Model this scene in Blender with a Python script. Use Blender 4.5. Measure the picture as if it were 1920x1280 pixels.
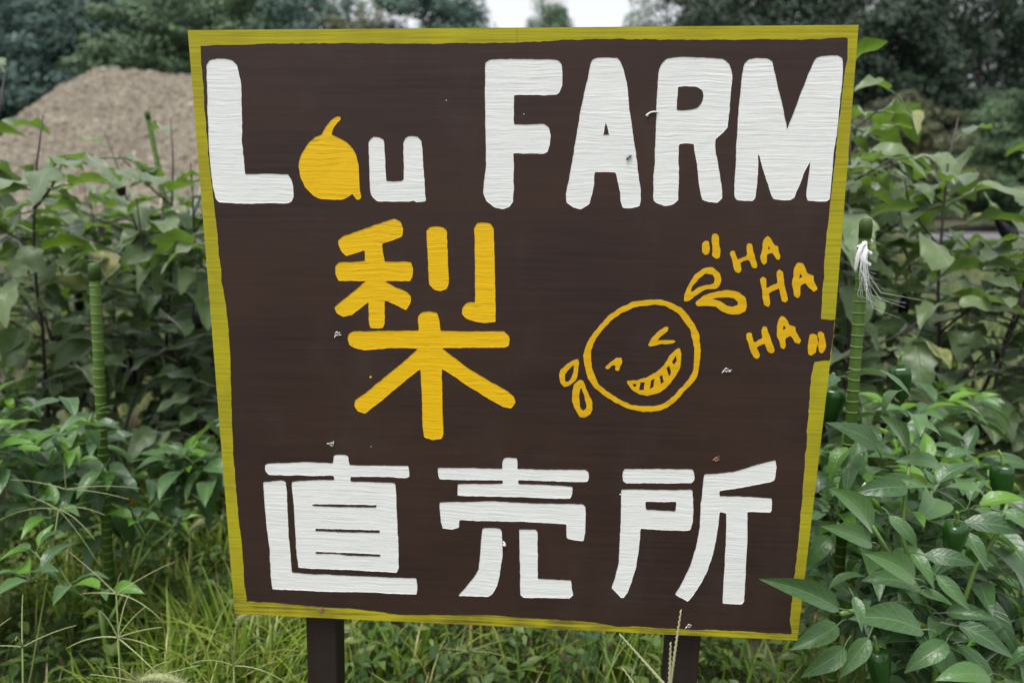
import bpy, bmesh, math, random
from mathutils import Vector, Matrix, Euler, noise
from mathutils.geometry import delaunay_2d_cdt
R = math.radians
scene = bpy.context.scene
for o in list(bpy.data.objects):
    bpy.data.objects.remove(o, do_unlink=True)
COL = scene.collection

# ------------------------------------------------------------------ camera
cam_d = bpy.data.cameras.new('camera')
cam_d.sensor_width = 36.0
cam_d.lens = 1335.03 / 1920 * 36
cam_d.clip_start, cam_d.clip_end = 0.02, 900
cam = bpy.data.objects.new('camera', cam_d)
COL.objects.link(cam)
cam.location = (0.07037, -1.01712, 1.19776)
cam.rotation_euler = (R(78.2003), R(-0.4084), R(3.9318))
cam_d.dof.use_dof = True
cam_d.dof.focus_distance = 1.03
cam_d.dof.aperture_fstop = 3.2
scene.camera = cam

# ------------------------------------------------------------------ sky and sun (overcast noon)
SUN_EL, SUN_AZ = R(72), R(215)          # high, behind the photographer
world = bpy.data.worlds.new('World')
scene.world = world
world.use_nodes = True
wn, wl = world.node_tree.nodes, world.node_tree.links
wn.clear()
sky = wn.new('ShaderNodeTexSky')
sky.sky_type = 'NISHITA'
sky.sun_disc = False
sky.sun_elevation = SUN_EL
sky.sun_rotation = SUN_AZ
sky.air_density, sky.dust_density, sky.ozone_density = 1.0, 3.0, 1.0
hsv = wn.new('ShaderNodeHueSaturation')   # cloud cover takes the blue out of the sky
hsv.inputs['Saturation'].default_value = 0.16
bg = wn.new('ShaderNodeBackground')
bg.inputs['Strength'].default_value = 0.13
wo = wn.new('ShaderNodeOutputWorld')
wl.new(sky.outputs[0], hsv.inputs['Color'])
wl.new(hsv.outputs[0], bg.inputs['Color'])
wl.new(bg.outputs[0], wo.inputs['Surface'])
sun_d = bpy.data.lights.new('sun', 'SUN')
sun_d.energy = 1.5
sun_d.angle = R(22)
sun_d.color = (1.0, 0.97, 0.93)
sun = bpy.data.objects.new('sun', sun_d)
COL.objects.link(sun)
sv = Vector((math.sin(SUN_AZ) * math.cos(SUN_EL), math.cos(SUN_AZ) * math.cos(SUN_EL), math.sin(SUN_EL)))
sun.rotation_euler = sv.to_track_quat('Z', 'Y').to_euler()
sun.location = sv * 60

scene.view_settings.view_transform = 'Standard'
scene.view_settings.look = 'None'
scene.view_settings.gamma = 1
scene.view_settings.use_curve_mapping = False
scene.view_settings.exposure = 1.0
scene.cycles.max_bounces = 7
scene.cycles.diffuse_bounces = 3
scene.cycles.glossy_bounces = 2
scene.cycles.transmission_bounces = 3
scene.cycles.transparent_max_bounces = 4
scene.cycles.use_denoising = True

# ------------------------------------------------------------------ helpers
def rnd(a, b): return random.uniform(a, b)

class MB:
    """collects verts / faces (with optional uv and tint) and links them as one mesh object"""
    def __init__(s):
        s.v, s.f, s.uv, s.t = [], [], [], []
    def add(s, vs, fs, uvs=None, tint=0.0):
        b = len(s.v)
        s.v += [tuple(p) for p in vs]
        s.f += [tuple(i + b for i in f) for f in fs]
        s.uv += uvs if uvs else [(0.0, 0.0)] * len(vs)
        s.t += tint if isinstance(tint, list) else [tint] * len(vs)
    def box(s, c, d, rot=None):
        x, y, z = d[0] / 2, d[1] / 2, d[2] / 2
        vs = [Vector((i * x, j * y, k * z)) for i in (-1, 1) for j in (-1, 1) for k in (-1, 1)]
        if rot: vs = [rot @ p for p in vs]
        c = Vector(c)
        s.add([p + c for p in vs], [(0, 1, 3, 2), (4, 6, 7, 5), (0, 4, 5, 1), (2, 3, 7, 6), (0, 2, 6, 4), (1, 5, 7, 3)])
    def tube(s, pts, rad, n=6, cap=True, tint=0.0):
        pts = [Vector(p) for p in pts]
        if not isinstance(rad, (list, tuple)): rad = [rad] * len(pts)
        vs, fs, uvs = [], [], []
        ref = None
        for i, p in enumerate(pts):
            d = (pts[min(i + 1, len(pts) - 1)] - pts[max(i - 1, 0)])
            d = d.normalized() if d.length > 1e-9 else Vector((0, 0, 1))
            if ref is None:
                ref = Vector((1, 0, 0)) if abs(d.x) < .8 else Vector((0, 1, 0))
            u = (ref - d * ref.dot(d)).normalized(); ref = u
            w = d.cross(u)
            for k in range(n):
                a = 2 * math.pi * k / n
                vs.append(p + (u * math.cos(a) + w * math.sin(a)) * rad[i]); uvs.append((k / n, i / max(1, len(pts) - 1)))
        for i in range(len(pts) - 1):
            for k in range(n):
                a, b = i * n + k, i * n + (k + 1) % n
                fs.append((a, b, b + n, a + n))
        if cap:
            fs.append(tuple(range(n - 1, -1, -1)))
            fs.append(tuple((len(pts) - 1) * n + k for k in range(n)))
        s.add(vs, fs, uvs, tint)
    def lathe(s, prof, n=12, M=None, wob=None):
        vs, fs = [], []
        for (r, z) in prof:
            for k in range(n):
                a = 2 * math.pi * k / n
                rr = r * (wob(a, z) if wob else 1)
                vs.append(Vector((rr * math.cos(a), rr * math.sin(a), z)))
        for i in range(len(prof) - 1):
            for k in range(n):
                a, b = i * n + k, i * n + (k + 1) % n
                fs.append((a, b, b + n, a + n))
        fs.append(tuple(range(n - 1, -1, -1))); fs.append(tuple((len(prof) - 1) * n + k for k in range(n)))
        if M: vs = [M @ p for p in vs]
        s.add(vs, fs)
    def mesh(s, name, mat, smooth=True):
        me = bpy.data.meshes.new(name)
        me.from_pydata(s.v, [], s.f)
        uvl = me.uv_layers.new(name='UVMap')
        li = [0] * len(me.loops); me.loops.foreach_get('vertex_index', li)
        flat = []
        for i in li: flat += s.uv[i]
        uvl.data.foreach_set('uv', flat)
        at = me.attributes.new('tint', 'FLOAT', 'POINT'); at.data.foreach_set('value', s.t)
        if smooth: me.polygons.foreach_set('use_smooth', [True] * len(me.polygons))
        if mat: me.materials.append(mat)
        me.update()
        return me
    def build(s, name, mat, parent=None, smooth=True):
        return link(name, s.mesh(name, mat, smooth), parent)

def link(name, me, parent=None):
    o = bpy.data.objects.new(name, me); COL.objects.link(o)
    if parent: o.parent = parent
    return o
def tag(o, label=None, cat=None, group=None, kind=None):
    if label: o['label'] = label
    if cat: o['category'] = cat
    if group: o['group'] = group
    if kind: o['kind'] = kind
    return o
def thing(name, label, cat, loc=(0, 0, 0), group=None):
    o = bpy.data.objects.new(name, None); COL.objects.link(o)
    o.location = loc; o.empty_display_size = .1
    return tag(o, label, cat, group)

# ------------------------------------------------------------------ materials
class NT:
    def __init__(s, name):
        s.m = bpy.data.materials.new(name); s.m.use_nodes = True
        s.n, s.l = s.m.node_tree.nodes, s.m.node_tree.links
        s.n.clear()
        s.out = s.n.new('ShaderNodeOutputMaterial')
        s.b = s.n.new('ShaderNodeBsdfPrincipled')
        s.l.new(s.b.outputs[0], s.out.inputs['Surface'])
    def new(s, t, **kw):
        x = s.n.new(t)
        for k, v in kw.items(): setattr(x, k, v)
        return x
    def set(s, sock, val):
        if hasattr(val, 'links') or isinstance(val, bpy.types.NodeSocket): s.l.new(val, sock)
        else: sock.default_value = val
    def coord(s, kind='Object', scale=(1, 1, 1), rot=(0, 0, 0)):
        tc = s.new('ShaderNodeTexCoord'); mp = s.new('ShaderNodeMapping')
        mp.inputs['Scale'].default_value = scale; mp.inputs['Rotation'].default_value = rot
        s.l.new(tc.outputs[kind], mp.inputs['Vector']); return mp.outputs[0]
    def noise(s, vec, scale=5, detail=4, rough=.55, dist=0):
        x = s.new('ShaderNodeTexNoise')
        x.inputs['Scale'].default_value = scale; x.inputs['Detail'].default_value = detail
        x.inputs['Roughness'].default_value = rough; x.inputs['Distortion'].default_value = dist
        if vec is not None: s.l.new(vec, x.inputs['Vector'])
        return x.outputs['Fac']
    def ramp(s, fac, stops, interp='LINEAR'):
        x = s.new('ShaderNodeValToRGB'); x.color_ramp.interpolation = interp
        el = x.color_ramp.elements
        while len(el) < len(stops): el.new(.5)
        for e, (p, c) in zip(el, stops):
            e.position = p; e.color = (c[0], c[1], c[2], 1) if hasattr(c, '__len__') else (c, c, c, 1)
        s.set(x.inputs[0], fac); return x.outputs[0]
    def mix(s, fac, a, b, mode='MIX'):
        x = s.new('ShaderNodeMix', data_type='RGBA', blend_type=mode)
        s.set(x.inputs[0], fac)
        for sock, v in ((x.inputs[6], a), (x.inputs[7], b)):
            s.set(sock, v if isinstance(v, bpy.types.NodeSocket) else (v[0], v[1], v[2], 1))
        return x.outputs[2]
    def math(s, op, a, b=0.0, c=None):
        x = s.new('ShaderNodeMath', operation=op)
        s.set(x.inputs[0], a); s.set(x.inputs[1], b)
        if c is not None: s.set(x.inputs[2], c)
        return x.outputs[0]
    def bump(s, h, dist=.001, strength=1.0, normal=None):
        x = s.new('ShaderNodeBump'); x.inputs['Distance'].default_value = dist; x.inputs['Strength'].default_value = strength
        s.l.new(h, x.inputs['Height'])
        if normal is not None: s.l.new(normal, x.inputs['Normal'])
        s.l.new(x.outputs[0], s.b.inputs['Normal']); return x.outputs[0]
    def col(s, v): s.set(s.b.inputs['Base Color'], v if isinstance(v, bpy.types.NodeSocket) else (v[0], v[1], v[2], 1))
    def rough(s, v): s.set(s.b.inputs['Roughness'], v)
    def spec(s, v): s.b.inputs['Specular IOR Level'].default_value = v

M = {}
def simple(name, c, rough=.6, var=.15, scale=30, spec=.5):
    t = NT(name); f = t.noise(t.coord(), scale)
    t.col(t.mix(f, [x * (1 - var) for x in c], [min(1, x * (1 + var)) for x in c])); t.rough(rough); t.spec(spec)
    M[name] = t.m; return t

# brown paint over plywood: fine horizontal grain, faint wear
t = NT('brown_paint')
g1 = t.noise(t.coord(scale=(5, 5, 170)), 1, 5, .6)
g2 = t.noise(t.coord(scale=(1.2, 1, 3.5)), 2, 4, .6)
g3 = t.noise(t.coord(scale=(60, 60, 1500)), 1, 2)
c = t.mix(t.ramp(g1, [(.3, 0), (.75, 1)]), (.0212, .0110, .0092), (.0370, .0206, .0174))
c = t.mix(t.ramp(g2, [(.38, 0), (.72, .7)]), c, (.046, .0225, .0150))
du = t.noise(t.coord(scale=(3, 3, 2)), 2.2, 6, .7)
c = t.mix(t.ramp(du, [(.52, 0), (.78, .35)]), c, (.060, .050, .046))
scr = t.noise(t.coord(scale=(9, 1, 420)), 1, 2, .5)
c = t.mix(t.math('MULTIPLY', t.ramp(scr, [(.70, 0), (.78, 1)]), t.ramp(g2, [(.5, 0), (.62, .35)])), c, (.13, .085, .065))
t.col(c); t.rough(t.ramp(g2, [(.3, .46), (.8, .62)])); t.spec(.26)
h = t.math('ADD', t.math('MULTIPLY', g1, .7), t.math('MULTIPLY', g3, .5))
t.bump(h, .0004, .45); M['brown_paint'] = t.m

# thick paint pulled across the carved letters: long horizontal ridges
def ridged(name, c1, c2, scale=1.0, dirt=None):
    t = NT(name)
    warp = t.noise(t.coord(scale=(9, 1, 9)), 1.6, 2)
    co = t.new('ShaderNodeTexCoord'); sx = t.new('ShaderNodeSeparateXYZ'); t.l.new(co.outputs['Object'], sx.inputs[0])
    z2 = t.math('ADD', sx.outputs['Z'], t.math('MULTIPLY', warp, .012))
    cb = t.new('ShaderNodeCombineXYZ')
    t.l.new(t.math('MULTIPLY', sx.outputs['X'], 10.0), cb.inputs[0]); t.l.new(t.math('MULTIPLY', z2, 250.0 * scale), cb.inputs[2])
    r1 = t.noise(cb.outputs[0], 1, 3, .5)
    cb2 = t.new('ShaderNodeCombineXYZ')
    t.l.new(t.math('MULTIPLY', sx.outputs['X'], 30.0), cb2.inputs[0]); t.l.new(t.math('MULTIPLY', z2, 420.0), cb2.inputs[2])
    r2 = t.noise(cb2.outputs[0], 1, 2, .5)
    bl = t.noise(t.coord(scale=(1, 1, 1)), 240, 2)
    h = t.math('ADD', t.math('ADD', r1, t.math('MULTIPLY', r2, .25)), t.math('MULTIPLY', t.ramp(bl, [(.62, 0), (.74, 1)]), .06))
    col = t.mix(t.noise(t.coord(), 14, 4), c1, c2)
    if dirt:
        col = t.mix(t.math('MULTIPLY', t.ramp(r2, [(.30, 1), (.42, 0)]), t.ramp(r1, [(.36, .75), (.5, 0)])), col, dirt)  # low parts of the ridges take the darker tone
    t.col(col); t.rough(.45); t.spec(.25)
    am = t.noise(t.coord(), 22, 3)
    t.bump(t.math('MULTIPLY', h, t.ramp(am, [(.34, .35), (.66, 1)])), .0016, .6); M[name] = t.m
ridged('white_letter_paint', (.67, .678, .675), (.735, .74, .73))
ridged('gold_letter_paint', (.67, .395, .004), (.74, .455, .006), 1.0, (.30, .16, .012))

t = NT('gold_paint')                       # flat brushed paint of the face
f = t.noise(t.coord(scale=(10, 1, 130)), 1, 4)
t.col(t.mix(t.ramp(f, [(.3, 0), (.75, 1)]), (.56, .31, .004), (.70, .42, .006)))
t.rough(.5); t.spec(.25); t.bump(f, .0008, .7); M['gold_paint'] = t.m

t = NT('border_paint')                     # thin olive yellow, brown showing through brush marks
s1 = t.noise(t.coord(scale=(7, 1, 260)), 1, 4, .6)
s2 = t.noise(t.coord(scale=(260, 1, 9)), 1, 3, .6)
s3 = t.noise(t.coord(scale=(1.5, 1, 1.5)), 5, 3, .6)
c = t.mix(t.ramp(s3, [(.3, 0), (.7, 1)]), (.33, .295, .010), (.40, .36, .013))
c = t.mix(t.ramp(s1, [(.38, .5), (.55, 0)]), c, (.28, .25, .012))
co = t.new('ShaderNodeTexCoord'); sx = t.new('ShaderNodeSeparateXYZ'); t.l.new(co.outputs['Object'], sx.inputs[0])
low = t.ramp(sx.outputs['Z'], [(.535, 1), (.575, 0)])        # the bottom edge is brushed thinner
thin = t.math('MULTIPLY', t.ramp(t.math('ADD', t.math('MULTIPLY', s1, .55), t.math('MULTIPLY', s3, .5)), [(.44, 1), (.58, 0)]), t.math('MULTIPLY_ADD', low, .55, .18))
c = t.mix(thin, c, (.05, .037, .022))
c = t.mix(t.ramp(s2, [(.66, 0), (.74, .5)]), c, (.16, .125, .014))
t.col(c); t.rough(.65); t.spec(.2); t.bump(t.math('ADD', s1, t.math('MULTIPLY', s2, .6)), .0006, .7); M['border_paint'] = t.m

t = simple('post_wood', (.022, .015, .0125), .7, .35, 40, .2)
f = t.noise(t.coord(scale=(160, 160, 5)), 1, 4); t.bump(f, .001, .8)
simple('raw_wood', (.20, .13, .085), .8, .3, 200)
simple('screw_steel', (.42, .41, .40), .38, .2, 300).b.inputs['Metallic'].default_value = .8
simple('rust', (.24, .10, .045), .75, .4, 400)
simple('stake_green', (.040, .080, .011), .6, .3, 25, .15)
simple('stake_cap_green', (.042, .078, .016), .55, .2, 60, .3)
simple('stake_ring', (.17, .23, .07), .5, .2, 60, .3)
simple('twine', (.82, .83, .84), .45, .06, 50)
simple('straw_twine', (.55, .50, .36), .7, .15, 50)
simple('grey_pipe', (.36, .38, .40), .4, .1, 30)
simple('insect', (.012, .010, .010), .4, .2, 100)
simple('egg_stem', (.040, .028, .030), .6, .35, 30)
simple('pepper_stem', (.10, .175, .035), .45, .3, 30)
simple('calyx', (.055, .10, .025), .5, .3, 60)
simple('eggplant_skin', (.012, .007, .016), .18, .3, 20)
simple('pepper_skin', (.010, .046, .006), .24, .35, 25)
simple('pepper_orange', (.62, .18, .01), .2, .2, 25)
simple('petal_white', (.75, .75, .66), .6, .05, 50)
simple('petal_purple', (.32, .13, .42), .6, .15, 50)
simple('bark', (.075, .058, .045), .9, .4, 6)
simple('seed_green', (.21, .24, .095), .6, .3, 300)
simple('seed_pale', (.36, .36, .20), .65, .2, 300)
simple('grass_stem', (.17, .22, .06), .5, .3, 30)

def leaf_mat(name, dark, light, back, vein, rough=.38, trans=.22, veins=8, spec=.5, yellow=None, sheen=0.0, glow=None):
    t = NT(name)
    uv = t.new('ShaderNodeUVMap'); uv.uv_map = 'UVMap'
    sx = t.new('ShaderNodeSeparateXYZ'); t.l.new(uv.outputs[0], sx.inputs[0])
    a = t.math('ABSOLUTE', t.math('SUBTRACT', sx.outputs[0], .5))
    mid = t.ramp(a, [(.015, 1), (.05, 0)])
    sv_ = t.math('FRACT', t.math('MULTIPLY', t.math('SUBTRACT', sx.outputs[1], t.math('MULTIPLY', a, .55)), veins))
    side = t.ramp(t.math('ABSOLUTE', t.math('SUBTRACT', sv_, .5)), [(.02, 1), (.10, 0)])
    vm = t.math('MAXIMUM', mid, t.math('MULTIPLY', side, .55))
    oi = t.new('ShaderNodeObjectInfo')
    n = t.noise(t.coord(), 7, 4)
    k = t.math('MULTIPLY_ADD', t.math('SUBTRACT', n, .5), .6, oi.outputs['Random'])
    c = t.mix(k, dark, light)
    if yellow:
        r2 = t.math('FRACT', t.math('MULTIPLY', oi.outputs['Random'], 17.3))
        c = t.mix(t.math('MULTIPLY', t.ramp(r2, [(.955, 0), (.97, 1)]), t.ramp(n, [(.35, 0), (.6, .9)])), c, yellow)
    sp = t.noise(t.coord(), 16, 3)
    c = t.mix(t.math('MULTIPLY', t.ramp(sp, [(.68, 0), (.74, .8)]), t.math('GREATER_THAN', t.math('FRACT', t.math('MULTIPLY', oi.outputs['Random'], 31.7)), .7)), c, (.16, .11, .035))
    c = t.mix(t.math('MULTIPLY', vm, .45), c, vein)
    geo = t.new('ShaderNodeNewGeometry')
    c = t.mix(geo.outputs['Backfacing'], c, t.mix(t.math('MULTIPLY', vm, .5), back, vein))
    t.col(c); t.rough(t.math('MULTIPLY_ADD', n, .25, rough - .1)); t.spec(spec)
    h = t.math('SUBTRACT', t.math('MULTIPLY', t.noise(t.coord(), 5, 2), .8), vm)
    t.bump(h, .012, .22)
    if sheen:
        t.b.inputs['Sheen Weight'].default_value = sheen; t.b.inputs['Sheen Roughness'].default_value = .45
    tr = t.new('ShaderNodeBsdfTranslucent')
    t.l.new(t.mix(.5 if not glow else .8, c, glow or (light[0] * 2.4, light[1] * 2.0, light[2] * .8)), tr.inputs['Color'])
    ms = t.new('ShaderNodeMixShader'); ms.inputs[0].default_value = trans
    t.l.new(t.b.outputs[0], ms.inputs[1]); t.l.new(tr.outputs[0], ms.inputs[2]); t.l.new(ms.outputs[0], t.out.inputs['Surface'])
    M[name] = t.m
leaf_mat('pepper_leaf', (.019, .064, .016), (.070, .165, .040), (.07, .15, .04), (.15, .24, .08), .34, .24, 7, .6, None, .35, (.10, .26, .012))
leaf_mat('pepper_leaf_young', (.060, .170, .016), (.12, .26, .030), (.14, .22, .08), (.20, .28, .10), .33, .28, 7, .5)
leaf_mat('eggplant_leaf', (.042, .092, .022), (.160, .235, .090), (.065, .120, .022), (.20, .25, .12), .40, .36, 6, .55, (.34, .30, .05), .8, (.16, .30, .012))

def tint_mat(name, stops, rough=.5, trans=.25, spec=.4):
    t = NT(name); at = t.new('ShaderNodeAttribute'); at.attribute_name = 'tint'
    c = t.ramp(at.outputs['Fac'], stops)
    t.col(c); t.rough(rough); t.spec(spec)
    if trans:
        tr = t.new('ShaderNodeBsdfTranslucent'); t.l.new(c, tr.inputs['Color'])
        ms = t.new('ShaderNodeMixShader'); ms.inputs[0].default_value = trans
        t.l.new(t.b.outputs[0], ms.inputs[1]); t.l.new(tr.outputs[0], ms.inputs[2]); t.l.new(ms.outputs[0], t.out.inputs['Surface'])
    M[name] = t.m; return t
tint_mat('grass', [(0, (.045, .115, .012)), (.42, (.140, .240, .026)), (.8, (.28, .34, .055)), (1, (.40, .34, .15))], .36, .3, .4)
tint_mat('field_grass', [(0, (.06, .11, .02)), (.6, (.13, .19, .04)), (1, (.24, .25, .08))], .6, .3)
tint_mat('weed_leaf', [(0, (.040, .085, .022)), (.6, (.085, .15, .035)), (1, (.17, .22, .055))], .42, .25)

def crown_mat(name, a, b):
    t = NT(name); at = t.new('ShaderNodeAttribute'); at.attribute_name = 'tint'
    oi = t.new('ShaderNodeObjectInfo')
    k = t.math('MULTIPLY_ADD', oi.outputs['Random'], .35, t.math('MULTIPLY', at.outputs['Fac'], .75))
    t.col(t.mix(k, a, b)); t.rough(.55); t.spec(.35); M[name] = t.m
crown_mat('crown_blue_green', (.018, .046, .040), (.110, .190, .150))  # bluish haze of distance is put into the foliage colour
crown_mat('crown_green', (.026, .060, .032), (.125, .205, .090))
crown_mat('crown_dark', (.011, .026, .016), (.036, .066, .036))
crown_mat('crown_olive', (.055, .068, .030), (.11, .12, .052))

t = NT('soil')
n1 = t.noise(t.coord(), .9, 5); n2 = t.noise(t.coord(), 40, 4)
c = t.mix(n2, (.035, .028, .018), (.085, .066, .042))
c = t.mix(t.ramp(n1, [(.42, 0), (.58, .85)]), c, (.055, .085, .022))
t.col(c); t.rough(.95); t.bump(n2, .03, .8); M['soil'] = t.m
t = NT('gravel')
v = t.new('ShaderNodeTexVoronoi'); v.inputs['Scale'].default_value = 13; t.l.new(t.coord(), v.inputs['Vector'])
n1 = t.noise(t.coord(), .8, 6, .7); n2 = t.noise(t.coord(), 18, 3)
sep = t.new('ShaderNodeSeparateColor'); t.l.new(v.outputs['Color'], sep.inputs[0])
c = t.mix(sep.outputs[0], (.10, .085, .062), (.38, .33, .25))
c = t.mix(t.ramp(n1, [(.42, 0), (.60, .6)]), c, (.17, .140, .104))
t.col(c); t.rough(.9); t.bump(t.math('ADD', v.outputs['Distance'], n2), .12, .9); M['gravel'] = t.m
t = simple('asphalt', (.13, .13, .135), .85, .25, 60)
simple('concrete', (.20, .185, .165), .85, .3, 8)
t = NT('stone'); oi = t.new('ShaderNodeAttribute'); oi.attribute_name = 'tint'
t.col(t.mix(oi.outputs['Fac'], (.13, .11, .082), (.42, .37, .29))); t.rough(.9); M['stone'] = t.m

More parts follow.
